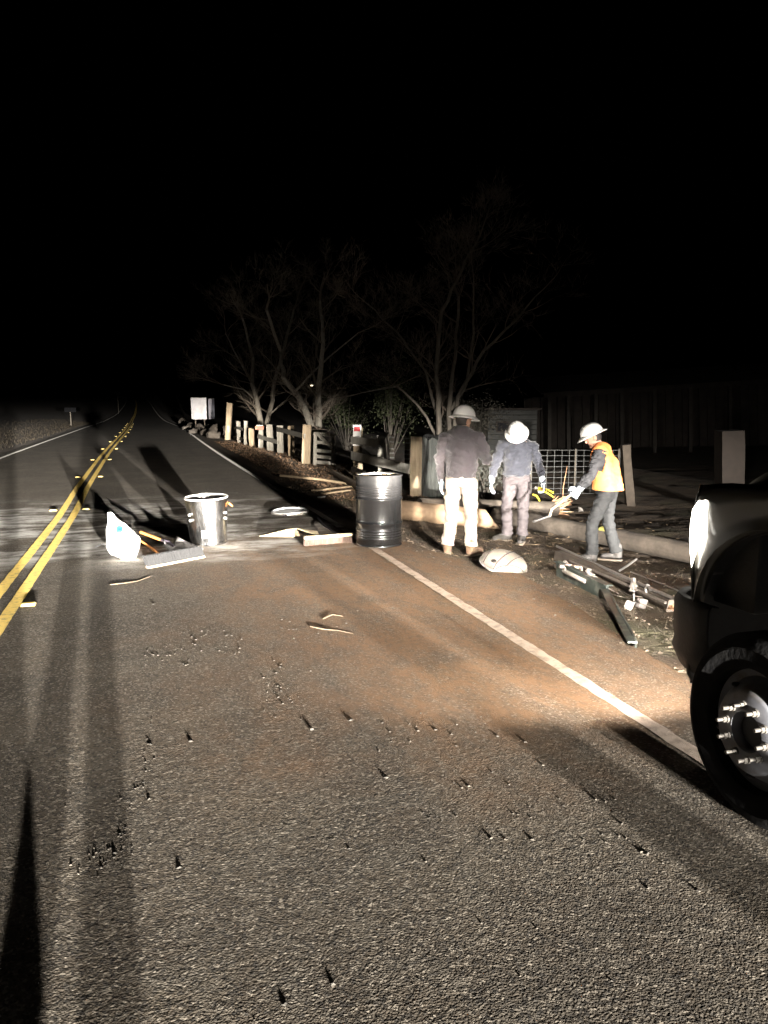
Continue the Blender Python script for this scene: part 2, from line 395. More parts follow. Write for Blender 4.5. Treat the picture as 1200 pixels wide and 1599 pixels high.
# the near lane: coarse stones of the worn asphalt as real relief
def chip_seal():
    rs = np.random.RandomState(4); ys = [1.15]
    while ys[-1] < 7.0: ys.append(ys[-1] + .0042 + .0011 * (ys[-1] - 1.15))
    ys = np.array(ys); xs = np.arange(-2.6, 3.12, .0062); ny, nx = len(ys), len(xs)
    def blur(a, k):
        for _ in range(k):
            a = (np.roll(a, 1, 0) + a * 2 + np.roll(a, -1, 0)) / 4; a = (np.roll(a, 1, 1) + a * 2 + np.roll(a, -1, 1)) / 4
        return a / a.std()
    g1 = blur(rs.randn(ny, nx), 1); g2 = blur(rs.randn(ny, nx), 5); g3 = blur(rs.randn(ny, nx), 60); g4 = blur(rs.randn(ny // 8 + 1, nx // 8 + 1), 12)
    g4 = np.kron(g4, np.ones((8, 8)))[:ny, :nx]; g4 = blur(g4, 8)
    amp = np.clip(1 + .16 * g4, .6, 1.35)
    h = (np.maximum(g1, -1.2) * .00015 + g2 * .00004) * amp + g3 * .00006
    fade = np.clip((7.0 - ys) / 3.0, 0, 1)[:, None] * np.clip((ys - 1.15) / .1, 0, 1)[:, None] * np.clip((xs + 2.6) / .5, 0, 1)[None, :] * np.clip((3.12 - xs) / .15, 0, 1)[None, :]
    z = .0045 + (h + .0025) * fade
    co = np.empty((ny, nx, 3)); co[..., 0] = xs[None, :]; co[..., 1] = ys[:, None]; co[..., 2] = z
    me = bpy.data.meshes.new('road_surface'); me.vertices.add(ny * nx); me.vertices.foreach_set('co', co.ravel())
    i = np.arange((ny - 1) * nx).reshape(ny - 1, nx)[:, :-1].ravel(); q = np.stack([i, i + 1, i + nx + 1, i + nx], 1); nf = len(q)
    me.loops.add(nf * 4); me.loops.foreach_set('vertex_index', q.ravel()); me.polygons.add(nf); me.polygons.foreach_set('loop_start', np.arange(0, nf * 4, 4)); me.update(calc_edges=True)
    print('chip seal', ny, nx, nf)
    tag(link('road_surface', me, M_ROAD, None, True, 0), kind='structure')
chip_seal()
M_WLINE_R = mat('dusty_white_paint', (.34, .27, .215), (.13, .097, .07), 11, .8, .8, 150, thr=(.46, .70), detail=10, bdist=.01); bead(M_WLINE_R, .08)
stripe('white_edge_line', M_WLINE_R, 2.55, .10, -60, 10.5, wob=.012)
stripe('white_edge_line', M_WLINE, 2.55, .11, 10.6, 900)
stripe('white_edge_line', M_WLINE, -4.55, .12, -60, 900, .9)
stripe('yellow_centre_line', M_YLINE, -1.43, .105, -60, 900)
stripe('yellow_centre_line', M_YLINE, -1.22, .105, -60, 900)

# ==================================================================== THINGS
Z = Vector((0, 0, 1))
def rot_to(d, up=Z):
    """matrix whose local Z is d"""
    d = Vector(d).normalized(); return Vector((0, 0, 1)).rotation_difference(d).to_matrix()
# ------------------------------------------------------------------ raised pavement markers
M_RPM = mat('amber_marker', (.75, .55, .16), (.55, .38, .10), 40, .35, coat=.4)
M_RPMB = mat('marker_reflector', (.9, .72, .3), None, rough=.15)
def marker(x, y, label, group):
    t = thing('raised_road_marker', label, 'road marker', (x, y, zr(y) + .008), 0, group)
    b = MB(); b.add([(-.06, -.05, 0), (.06, -.05, 0), (.06, .05, 0), (-.06, .05, 0), (-.048, -.028, .02), (.048, -.028, .02), (.048, .028, .02), (-.048, .028, .02)],
                    [(0, 1, 5, 4), (1, 2, 6, 5), (2, 3, 7, 6), (3, 0, 4, 7), (4, 5, 6, 7), (3, 2, 1, 0)]); b.build('base', M_RPM, t)
    b = MB(); b.add([(-.044, -.0475, .005), (.044, -.0475, .005), (.038, -.033, .018), (-.038, -.033, .018)], [(0, 1, 2, 3)]); b.build('reflector', M_RPMB, t)
    return t
marker(-1.09, 7.2, 'nearest amber raised marker right of the double yellow line', 'raised markers beside the double yellow line')
k = 0
for y in [13.7 + 6.2 * i for i in range(12)]:
    for sx, s in ((-1.58, 'left'), (-1.07, 'right')):
        w_ = ['second', 'third', 'fourth', 'fifth', 'sixth', 'seventh', 'eighth', 'ninth', 'tenth', 'eleventh', 'twelfth', 'thirteenth'][k]
        marker(sx + xr(y), y, f'{w_} amber raised marker up the road, {s} of the double yellow line', 'raised markers beside the double yellow line')
    k += 1

# ------------------------------------------------------------------ steel drum
M_DRUM = mat('black_drum_paint', (.006, .0062, .0066), (.011, .0112, .0118), 5, .25, .10, 6, metal=0, coat=0, spec=.8, bdist=.02)
M_DRUM_IN = mat('drum_inside', (.42, .36, .26), (.30, .25, .17), 6, .55)
def steel_drum(base):
    t = thing('steel_drum', 'tall open black steel drum standing at the edge line', 'drum', base)
    r, h = .288, .885
    prof = [(r - .012, .0), (r + .004, .004), (r + .005, .018), (r - .003, .024), (r, .03)]
    def ribs(z0, z1, n):
        out = []
        for i in range(n * 6 + 1):
            z = z0 + (z1 - z0) * i / (n * 6); out.append((r + .004 * (.5 - .5 * math.cos(2 * math.pi * i / 6)), z))
        return out
    def hoop(z): return [(r, z - .018), (r + .006, z - .010), (r + .011, z - .003), (r + .011, z + .003), (r + .006, z + .010), (r, z + .018)]
    prof += ribs(.085, .215, 4) + hoop(.29) + [(r, .33)] + hoop(.59) + ribs(.64, .76, 4) + [(r, .80), (r, h - .02)]
    MB().lathe(prof, 64, cap0=True).build('body', M_DRUM, t, smooth=True, sharp=60)
    MB().lathe([(r, h - .022), (r + .008, h - .018), (r + .011, h - .009), (r + .008, h), (r, h + .003), (r - .008, h), (r - .01, h - .012)], 64).build('rim', M_DRUM, t, smooth=True)
    MB().lathe([(r - .008, h - .01), (r - .009, .06)], 48).build('inner_wall', M_DRUM_IN, t, smooth=True)
    MB().box((r * math.cos(-1.05) * 1.0, r * math.sin(-1.05), .48), (.004, .012, .74), Matrix.Rotation(-1.05, 3, 'Z')).build('weld_seam', M_DRUM, t)
    return t
b_ = at_z(592, 850); steel_drum((b_.x, b_.y, .005))

# ------------------------------------------------------------------ tapered glossy can
M_CAN = mat('glossy_can', (.045, .045, .045), (.55, .54, .53), 5, .26, .6, 2.6, metal=1.0, bdist=.10, stretch=(1, 1, .35))
M_RIM = mat('bare_rim', (.62, .60, .56), (.45, .43, .40), 20, .35, metal=.6)
M_PAPER = mat('white_label', (.78, .77, .72), (.6, .58, .55), 30, .7)
M_INK = mat('label_ink', (.03, .03, .032), None, rough=.6)
M_ORANGE = mat('orange_plastic', (.62, .22, .05), (.5, .17, .04), 12, .5)
def metal_can(base):
    t = thing('metal_can', 'open glossy black tapered can with a paper label beside the broom', 'can', base); t.rotation_euler = (R(1.5), R(-2.0), R(0))
    h, r0, r1 = .60, .232, .265; n = 48
    prof = [(r0 - .01, .0), (r0, .008), (r0 + .004, .02)] + [(r0 + (r1 - r0) * i / 16, .03 + (h - .06) * i / 16) for i in range(17)]
    mb = MB().lathe(prof, n, cap0=True)
    mb.v = [(x * (1 + .045 * k_), y * (1 + .045 * k_), z) for x, y, z in mb.v for k_ in [noise.noise(Vector((x * 5, y * 5, z * 4))) * min(1, z * 4) * min(1, max(0, (h - z) * 5))]]
    mb.build('body', M_CAN, t, smooth=True, sharp=60)
    MB().lathe([(r1, h - .024), (r1 + .008, h - .02), (r1 + .010, h - .006), (r1 + .006, h), (r1 - .006, h), (r1 - .008, h - .02)], n).build('rim', M_RIM, t, smooth=True)
    MB().lathe([(r1 - .008, h - .02), (r0 - .004, .03)], n).build('inner_wall', M_CAN, t, smooth=True)
    def wrap(a0, a1, z0, z1, off, nm, m):
        vs, fs = [], []
        for i in range(7):
            a = a0 + (a1 - a0) * i / 6
            for z in (z0, z1): r = r0 + (r1 - r0) * z / h + off; vs.append((r * math.cos(a), r * math.sin(a), z))
        fs = [(2*i, 2*i + 2, 2*i + 3, 2*i + 1) for i in range(6)]
        return MB().add(vs, fs).build(nm, m, t)
    a0 = -math.pi / 2 - .05
    wrap(a0 - .34, a0 + .30, .11, .205, .0095, 'label', M_PAPER)
    wrap(a0 + .02, a0 + .27, .125, .195, .0115, 'printed_block', M_INK)
    wrap(a0 - .12, a0 + .02, .44, .52, .009, 'stencil', M_INK)
    wrap(a0 + .05, a0 + .2, .505, .525, .009, 'stencil', M_INK)
    for a, z in ((a0 - .98, .40), (a0 - .95, .33), (a0 + 1.0, .40), (a0 + 1.02, .33)):
        r = r0 + (r1 - r0) * z / h; MB().lathe([(.0, .022), (.016, .02), (.018, 0)], 10, (r * math.cos(a), r * math.sin(a), z), rot_to((math.cos(a), math.sin(a), 0))).build('lug', M_RIM, t, smooth=True)
    for a in (.12,):
        c = Vector((math.cos(a), math.sin(a), 0)); s = Vector((-math.sin(a), math.cos(a), 0))
        MB().tube([c * (r1 + .005) + s * -.06 + Z * .50, c * (r1 + .045) + s * -.05 + Z * .46, c * (r1 + .055) + Z * .445, c * (r1 + .045) + s * .05 + Z * .46, c * (r1 + .005) + s * .06 + Z * .50], .011, 8).build('handle', M_ORANGE, t, smooth=True)
b_ = at_z(328, 851); metal_can((b_.x, b_.y + .12, .006))

# ------------------------------------------------------------------ white sack with blue print
def sack_material():
    m = mat('white_sack', (.82, .82, .80), (.74, .74, .72), 9, .45, .5, 11, bdist=.03)
    n = m.node_tree.nodes; lk = m.node_tree.links; b = n['Principled BSDF']; old = b.inputs['Base Color'].links[0].from_socket
    tc = n.new('ShaderNodeTexCoord'); mp = n.new('ShaderNodeMapping'); mp.inputs['Location'].default_value = (.018, 0, -.345); lk.new(tc.outputs['Object'], mp.inputs[0])
    mp2 = n.new('ShaderNodeVectorMath'); mp2.operation = 'MULTIPLY'; mp2.inputs[1].default_value = (1 / .040, 0, 1 / .050); lk.new(mp.outputs[0], mp2.inputs[0])
    ns = n.new('ShaderNodeTexNoise'); ns.inputs['Scale'].default_value = 16; lk.new(tc.outputs['Object'], ns.inputs['Vector'])
    ln = n.new('ShaderNodeVectorMath'); ln.operation = 'LENGTH'; lk.new(mp2.outputs[0], ln.inputs[0])
    ad = n.new('ShaderNodeMath'); ad.operation = 'ADD'; lk.new(ln.outputs['Value'], ad.inputs[0]); lk.new(ns.outputs['Fac'], ad.inputs[1])
    lt = n.new('ShaderNodeMath'); lt.operation = 'LESS_THAN'; lt.inputs[1].default_value = 1.45; lk.new(ad.outputs[0], lt.inputs[0])
    mx = n.new('ShaderNodeMixRGB'); mx.inputs[2].default_value = (.008, .035, .13, 1); lk.new(lt.outputs[0], mx.inputs[0]); lk.new(old, mx.inputs[1]); lk.new(mx.outputs[0], b.inputs['Base Color'])
    return m
def sack(base, rz):
    mb = MB(); rings = []
    for z, rx, ry, ox in ((.0, .05, .08, .03), (.015, .11, .12, .03), (.07, .165, .145, .015), (.15, .185, .15, 0), (.23, .18, .14, -.01), (.30, .15, .115, -.03), (.36, .115, .085, -.055), (.42, .08, .05, -.085), (.48, .05, .028, -.115), (.54, .02, .014, -.135)):
        rings.append(((ox, 0, z), rx, ry))
    mb.loft(rings, 28)
    me = remesh(mb, .014, 2, lambda p: .020 * noise.noise(p * 7) + .010 * noise.noise(Vector((p.x * 26, p.y * 26, p.z * 9))) + .006 * noise.noise(p * 34))
    t = thing('white_sack', 'slumped white sack with blue print beside the double yellow line', 'sack', base, rz)
    link('bag', me, sack_material(), t, True, 0)
    MB().tube([(-.16, -.06, .16), (-.21, -.10, .19), (-.25, -.09, .17), (-.28, -.12, .16)], .006, 6).build('tie_string', mat('black_cord', (.02, .02, .02), None, rough=.7), t, smooth=True)
b_ = at_z(194, 872); sack((b_.x, b_.y, .004), -YAW + R(8))

# ------------------------------------------------------------------ brooms and shovel
M_HANDLE = mat('orange_wood_handle', (.50, .22, .07), (.36, .15, .045), 9, .5, stretch=(1, 1, 6))
M_BLOCK = mat('pale_broom_block', (.60, .50, .35), (.45, .36, .24), 12, .7)
M_BRG = mat('grey_bristle', (.010, .0095, .0095), (.006, .0058, .0058), 60, .9, .9, 120, stretch=(1, 1, .15))
M_BRR = mat('brown_bristle', (.13, .085, .065), (.07, .045, .035), 60, .9, .9, 120, stretch=(1, 1, .15))
M_DKH = mat('dark_handle', (.055, .045, .06), (.03, .025, .03), 9, .5)
def bristles(mb, p0, p1, z0, z1, lean, n=70, depth=.05):
    p0, p1 = Vector(p0), Vector(p1); t = (p1 - p0).normalized(); s = Vector((t.y, -t.x, 0))
    for row in range(4):
        for i in range(n):
            q = p0.lerp(p1, (i + random.random()) / n) + s * (depth * (row / 3 - .5)); e = q + s * (lean + random.uniform(-.012, .012)) + t * random.uniform(-.012, .012)
            wv = t * .007
            a = Vector((q.x, q.y, z0)); b2 = Vector((e.x, e.y, z1 + random.uniform(-.006, .006)))
            mb.add([a - wv, a + wv, b2 + wv, b2 - wv, a + s * .006, b2 + s * .006], [(0, 1, 2, 3), (1, 4, 5, 2), (4, 0, 3, 5)])
    return mb
# left broom: lying on its block, bristles up
p0, p1 = at_z(231, 888), at_z(318, 871); base = (p0 + p1) / 2
t = thing('push_broom', 'grey bristled push broom with orange handle next to the white sack', 'broom', (base.x, base.y, .005))
q0, q1 = p0 - base, p1 - base; ax = (q1 - q0).normalized(); sd = Vector((ax.y, -ax.x, 0))
MB().plank(q0 + Z * .012, q1 + Z * .012, .022, .065, segs=8, jit=.001, ends=.004).build('block', mat('worn_block', (.30, .25, .17), (.2, .16, .11), 12, .8), t)
bristles(MB(), q0 - sd * .01, q1 - sd * .01, .022, .125, -.045, 80, .045).build('bristles', M_BRG, t)
hA, hB = at_z(257, 871, .03), at_z(203, 833, .16)
MB().tube([hA - base, hA.lerp(hB, .5) - base, hB - base], .0135, 10).build('handle', M_HANDLE, t, smooth=True)
# shovel behind it
M_BLADE = mat('worn_steel_blade', (.20, .19, .19), (.11, .105, .10), 14, .5, metal=.2, bump=.2)
s0 = at_z(280, 863, 0); d = (at_z(318, 868) - at_z(240, 852)).normalized(); d.z = 0; d.normalize(); sd = Vector((-d.y, d.x, 0))
t = thing('scoop_shovel', 'wide grey scoop shovel with orange handle between sack and can', 'shovel', (s0.x, s0.y, .01))
vs, fs = [], []; nu, nv_ = 9, 9
for i in range(nu):
    u = i / (nu - 1)
    for j in range(nv_):
        s = j / (nv_ - 1) * 2 - 1; wd = .10 + .085 * min(1, u * 2.2)
        lift = .075 * abs(s) ** 3 * (1 - .55 * u) + .07 * (1 - u) ** 3 + .008
        vs.append(d * (u * .40 - .16) + sd * (s * wd) + Z * lift)
fs = [(i*nv_ + j, (i+1)*nv_ + j, (i+1)*nv_ + j + 1, i*nv_ + j + 1) for i in range(nu - 1) for j in range(nv_ - 1)]
o = MB().add(vs, fs).build('blade', M_BLADE, t, smooth=True, sharp=0); md = o.modifiers.new('thick', 'SOLIDIFY'); md.thickness = .006
MB().tube([d * -.10 + Z * .045, d * -.20 + Z * .085, d * -.36 + Z * .10], [.014, .026, .021], 10).build('socket', M_DKH, t, smooth=True)
MB().tube([d * -.34 + Z * .10, d * -.62 + Z * .13, d * -.80 + Z * .15], [.018, .017, .018], 10).build('handle', M_ORANGE, t, smooth=True)
# right broom: standing on its bristles
p0, p1 = at_z(476, 853), at_z(549, 847); base = (p0 + p1) / 2
t = thing('push_broom', 'brown bristled push broom with dark handle left of the tall drum', 'broom', (base.x, base.y, .006))
q0, q1 = p0 - base, p1 - base
MB().plank(q0 + Z * .10, q1 + Z * .10, .035, .06, segs=8, jit=.001, ends=.004).build('block', M_BLOCK, t)
bristles(MB(), q0, q1, .085, .0, -.012, 80, .05).build('bristles', M_BRR, t)
e = at_z(497, 808, .03) - base
MB().tube([(q0 + q1) * .5 + Z * .115 + Vector((.12, 0, 0)), e * .5 + Z * .07, Vector((e.x, e.y, .02))], .0135, 10).build('handle', M_DKH, t, smooth=True)
# folded cardboard
M_CARD = mat('pale_card', (.62, .52, .35), (.50, .41, .27), 6, .8, .3, 8)
b_ = at_z(455, 838); t = thing('folded_cardboard', 'pale folded cardboard lying beside the brown broom', 'cardboard', (b_.x, b_.y, .006))
def pan(pts, nm, th=.006):
    pts = [Vector(p) - b_ for p in pts]; o = MB().add(pts, [tuple(range(len(pts)))]).build(nm, M_CARD, t); md = o.modifiers.new('thick', 'SOLIDIFY'); md.thickness = th
pan([at_z(405, 838, .008), at_z(470, 839, .008), at_z(463, 826, .10), at_z(450, 827, .09)], 'panel')
pan([at_z(463, 825, .105), at_z(470, 828, .10), at_z(500, 838, .012), at_z(496, 830, .03)], 'panel')
# drum lid
M_LID = mat('drum_lid_paint', (.60, .60, .60), (.42, .42, .43), 8, .4, metal=.3)
b_ = at_z(455, 803); t = thing('drum_lid', 'round pale drum lid lying flat on the asphalt past the cardboard', 'lid', (b_.x, b_.y + .1, .006)); t.rotation_euler = (R(2), R(-2), 0)
MB().lathe([(.0, .035), (.20, .035), (.235, .028), (.262, .028), (.268, .045), (.285, .047), (.292, .04)], 40).build('panel', M_LID, t, smooth=True)
MB().lathe([(.288, .05), (.302, .047), (.306, .02), (.30, .0), (.284, .0), (.282, .01)], 40).build('ring', M_RIM, t, smooth=True)
MB().bbox((-.13, -.28, .022), (.06, .05, .035), .008).build('clasp', M_DKH, t)
# twigs on the lane
M_TWIG = mat('dry_twig', (.16, .12, .075), (.10, .07, .045), 14, .9)
def twig(pts, r, label):
    ps = [at_z(a, b2, .0085) for a, b2 in pts]; o = ps[0].copy(); rr = [r * (1 - .5 * i / (len(ps) - 1)) for i in range(len(ps))]
    ob = MB().tube([p - o + Vector((0, 0, .003 * math.sin(i * 2))) for i, p in enumerate(ps)], rr, 6).build('twig', M_TWIG, smooth=True); ob.location = o
    tag(ob, label, 'twig', 'twigs lying on the lane')
twig([(172, 913), (195, 911), (215, 907), (235, 900)], .004, 'pale twig lying in front of the grey push broom')
twig([(485, 978), (505, 983), (528, 984), (551, 989)], .0045, 'bent twig alone in the middle of the lane')
twig([(505, 966), (520, 960), (536, 962)], .0035, 'short thin twig just beyond the bent twig')

# ------------------------------------------------------------------ loose stones on the lane
M_STONE = mat('loose_stone', (.03, .027, .023), (.065, .058, .046), 25, .9, .5, 60)
M_GRAVEL = mat('gravel', (.03, .026, .021), (.085, .072, .056), 4, .95)
rng = random.Random(5)
spots = [(445, 1572, 'nearest'), (520, 1540, 'long shadowed'), (298, 1160, 'flat'), (548, 1127, 'dark'), (240, 945, 'far'), (487, 1142, 'small'), (545, 1328, 'squat'), (1012, 1335, 'rough'),
         (603, 1217, 'pale'), (280, 1358, 'slim'), (233, 1250, 'bright'), (188, 1305, 'big'), (180, 1335, 'angular'), (236, 1165, 'chipped')]
where = ['in the lower middle of the picture', 'just right of the nearest stone', 'left of the lane centre', 'near the middle of the lane', 'in front of the grey push broom', 'left of the dark stone', 'in the gravel row across the lane',
         'in front of the truck shadow', 'below the dark stone', 'right of the leg shadows', 'in the line of pits by the leg shadow', 'at the edge of the leg shadow', 'beside the biggest stone', 'at the head of the line of pits']
for (px, py, adj), wh in zip(spots, where):
    p = at_z(px, py); r = rng.uniform(.007, .012) if py > 1200 else rng.uniform(.010, .016)
    mb = MB().stone((0, 0, r * .35), r, flat=.42); o = mb.build('stone', M_STONE); o.location = (p.x, p.y, .004); tag(o, f'{adj} loose stone {wh}', 'stone', 'loose stones on the lane')
g = MB()
def scatter(px, py, n, sx, sy, r0, r1):
    c = at_z(px, py)
    for _ in range(n):
        x, y = c.x + rng.gauss(0, sx), c.y + rng.gauss(0, sy)
        if x < edge_r(y) - .05 and x > -4.8: r = rng.uniform(r0, r1); g.stone((x, y, .004 + r * .25), r)
for px, py in ((236, 1130), (234, 1160), (228, 1190), (226, 1215), (214, 1235), (208, 1265), (190, 1300)): scatter(px, py, 7, .025, .05, .003, .008)
for px, py in ((185, 1325), (150, 1360), (160, 1335), (175, 1350)): scatter(px, py, 8, .05, .04, .003, .009)
for px, py in ((447, 1075), (440, 1095), (450, 1110), (433, 1050), (268, 1020), (290, 1035), (360, 1015), (310, 1000), (235, 1030)): scatter(px, py, 9, .06, .12, .004, .011)
for px in range(500, 860, 25): scatter(px, 1515 + (px % 7) * 3, 6, .06, .015, .002, .006)
for px in range(640, 960, 30): scatter(px, 1262 + (px % 11) * 2, 5, .09, .03, .0025, .0075)
for px in range(470, 700, 40): scatter(px, 1325, 3, .08, .03, .002, .006)
for px, py in ((520, 965), (500, 1000), (600, 960), (700, 1155), (680, 1140), (620, 1150), (820, 1160), (930, 1270), (1010, 1330), (760, 1240), (450, 985), (370, 990)): scatter(px, py, 10, .12, .2, .004, .011)
for _ in range(2600):
    x, y = rng.uniform(-4.6, 3.4), 1.4 + 9 * rng.random() ** 1.6
    if x < edge_r(y) - .05: r = .0018 + .005 * rng.random() ** 4; g.stone((x, y, .004 + r * .3), r)
for _ in range(900):
    y = rng.uniform(3, 20); x = edge_r(y) - abs(rng.gauss(0, .18)); r = .003 + .012 * rng.random() ** 4; g.stone((x, y, .004 + r * .2), r)
tag(g.build('loose_gravel', M_GRAVEL), 'fine loose gravel and chips strewn over the asphalt', 'gravel', kind='stuff')
g = MB()
for _ in range(16000):
    y = 3 + 20 * rng.random() ** 1.5; x = edge_r(y) + .02 + 4.6 * rng.random() ** 1.4; r = .004 + .022 * rng.random() ** 6
    g.stone((x, y, ground(x, y) + r * .2), r)
tag(g.build('shoulder_gravel', mat('shoulder_gravel', (.05, .038, .026), (.13, .10, .068), 3, .95)), 'earth clods and gravel covering the dirt shoulder', 'gravel', kind='stuff')
g = MB()
for _ in range(5200):
    y = 14 + 24 * rng.random(); x = edge_r(y) + .3 + abs(rng.gauss(.9, .8)); z = ground(x, y) + .012; r = rng.uniform(.02, .05); a = rng.uniform(0, 6.28); ti = rng.uniform(-.6, .6)
    u = Vector((math.cos(a), math.sin(a), ti)) * r; v2 = Vector((-math.sin(a), math.cos(a), rng.uniform(-.5, .5))) * r * .55; c = Vector((x, y, z))
    g.add([c - u, c + v2, c + u + Z * r * .3, c - v2], [(0, 1, 2, 3)])
tag(g.build('leaf_litter', mat('leaf_litter', (.12, .072, .04), (.27, .17, .10), 2.5, .9)), 'brown fallen leaves covering the verge below the fence', 'leaves', kind='stuff')
# dead grass tufts along the verge
g = MB()
for _ in range(1500):
    y = 4 + 20 * rng.random(); x = edge_r(y) + .25 + abs(rng.gauss(.6, .9)); z = ground(x, y)
    for _k in range(5):
        a = rng.uniform(0, 6.28); l = rng.uniform(.04, .13); c = Vector((x + rng.gauss(0, .02), y + rng.gauss(0, .02), z)); dv = Vector((math.cos(a), math.sin(a), 0))
        g.add([c - dv.cross(Z) * .003, c + dv.cross(Z) * .003, c + dv * l * .8 + Z * l * .6], [(0, 1, 2)])
for _ in range(5000):
    y = 20 + 75 * rng.random(); x = edge_l(y) - .4 - abs(rng.gauss(1.2, 2.2)); z = ground(x, y); l = rng.uniform(.1, .35)
    a = rng.uniform(0, 6.28); dv = Vector((math.cos(a), math.sin(a), 0)); c = Vector((x, y, z - .01)); l *= .45; g.add([c - dv.cross(Z) * .012, c + dv.cross(Z) * .012, c + dv * l * .8 + Z * l], [(0, 1, 2)])
tag(g.build('dry_grass', mat('dry_grass', (.03, .022, .012), (.055, .042, .025), 2, .9)), 'dry grass along both verges of the road', 'grass', kind='stuff')

# ------------------------------------------------------------------ downed pole pieces
M_LOG = mat('pole_wood', (.065, .052, .040), (.12, .098, .076), 6, .85, .6, 9, stretch=(1, 1, 1), c3=(.05, .04, .032), s3=2)
M_LOGP = mat('pale_split_wood', (.50, .37, .22), (.38, .26, .15), 6, .85, .5, 10)
M_RED = mat('red_splinter_wood', (.30, .15, .08), (.45, .27, .15), 12, .9)
def log(nm, label, a, b, r0, r1, m=M_LOG, seed=0, splinter=None, tag_at=None, n=56, point=False):
    a, b = Vector(a), Vector(b); t = thing(nm, label, 'log', a); d = b - a; dn = d.normalized(); s = dn.cross(Z).normalized(); u = s.cross(dn)
    k = 18; vs = []
    for i in range(k + 1):
        f_ = i / k; r = r0 + (r1 - r0) * f_; c = d * f_
        for j in range(n):
            th = 2 * math.pi * j / n; q = s * math.cos(th) + u * math.sin(th)
            rr = r * (1 + .05 * noise.noise(Vector((math.cos(th) * 1.5, math.sin(th) * 1.5, f_ * 5 + seed))) + .03 * noise.noise(Vector((math.cos(th) * 6, math.sin(th) * 6, f_ * 2 + seed))) - .10 * max(0, noise.noise(Vector((math.cos(th) * 13, math.sin(th) * 13, f_ * 1.6 + seed))) - .22))
            e = Vector()
            if i == k and point: e = dn * (.28 * (1 - .5 * (1 + math.sin(th))))
            vs.append(c + q * rr + e)
    fs = [(i*n + j, i*n + (j+1) % n, (i+1)*n + (j+1) % n, (i+1)*n + j) for i in range(k) for j in range(n)] + [tuple(range(n))[::-1], tuple(k*n + j for j in range(n))]
    MB().add(vs, fs).build('shaft', m, t, smooth=True, sharp=50)
    if splinter:
        q = random.Random(seed)
        for i in range(splinter):
            th = q.uniform(0, 6.28); rr = r1 * math.sqrt(q.random()) * .9; p = d + (s * math.cos(th) + u * math.sin(th)) * rr - dn * .08
            L = q.uniform(.12, .42); e = p + dn * L + (s * q.uniform(-.1, .1) + Z * q.uniform(-.05, .18))
            MB().tube([p, p.lerp(e, .6) + Z * q.uniform(-.01, .02), e], [q.uniform(.012, .03), .012, .002], 5).build('splinter', M_RED if i % 3 else M_LOGP, t)
    if tag_at is not None:
        c = d * tag_at; r = r0 + (r1 - r0) * tag_at; vs, fs = [], []
        for i in range(2):
            for j in range(11):
                th = R(-60) + R(200) * j / 10; w2 = .10 + .012 * noise.noise(Vector((j * 1.3, i * 5, 1))); vs.append(c + dn * ((i * 2 - 1) * w2) + (s * math.cos(th) + u * math.sin(th)) * (r * 1.06 + .003))
        fs = [(j, j + 1, 12 + j, 11 + j) for j in range(10)]
        MB().add(vs, fs).build('yellow_band', mat('yellow_band', (.50, .46, .12), (.30, .28, .10), 12, .8, thr=(.4, .6)), t)
    return t
def lay(px, py, r):
    p = on_ground(px, py); p.z = ground(p.x, p.y, False) + r; return p
log('utility_pole_log', 'long grey downed pole with yellow band behind the man in orange vest', lay(1135, 892, .135), lay(775, 815, .13), .135, .13, seed=3, tag_at=.435)
log('broken_pole', 'broken pole with splintered red end beyond the man in dark jacket', lay(655, 803, .145), lay(868, 806, .14), .145, .14, seed=7, splinter=34)
log('pale_log', 'pale log with a slanting cut end behind the man in white trousers', lay(600, 808, .15), lay(756, 824, .15), .16, .15, mat('pale_pole', (.38, .27, .17), (.27, .185, .115), 5, .85, .5, 9, c3=(.16, .11, .07), s3=2), seed=12, point=True)
log('dark_log', 'dark rotten log lying between drum and gate opening', lay(600, 790, .08), lay(520, 742, .07), .09, .06, mat('rotten', (.10, .075, .05), (.20, .15, .10), 6, .9, .7, 12), seed=20)
# yellow hose loop and pale fragments by the splintered end
q = on_ground(840, 806)
pp = [at_p(a, b2, q) - q for a, b2 in ((832, 772), (838, 774), (842, 780), (844, 789), (842, 798))]
o = MB().tube(pp, .016, 8).build('yellow_strap', mat('yellow_plastic', (.62, .48, .03), None, rough=.45), smooth=True); o.location = q; tag(o, 'yellow strap looped over the broken pole', 'strap')
M_PORC = mat('white_porcelain', (.36, .33, .30), (.28, .25, .22), 9, .3, coat=.3)
for (px, py, sx, sz, lb) in ((883, 792, .08, .05, 'white chip of insulator on the ground left of the short shovel'), (906, 803, .07, .045, 'rounded white insulator piece below the short shovel handle')):
    p = on_ground(px, py); p.z += .10
    o = MB().lathe([(0, sz), (sx * .5, sz * .9), (sx, sz * .3), (sx * .8, 0), (0, -.05)], 14).build('insulator_piece', M_PORC, smooth=True); o.location = p; o.rotation_euler = (.4, .5, .2); tag(o, lb, 'insulator', 'broken insulator pieces')

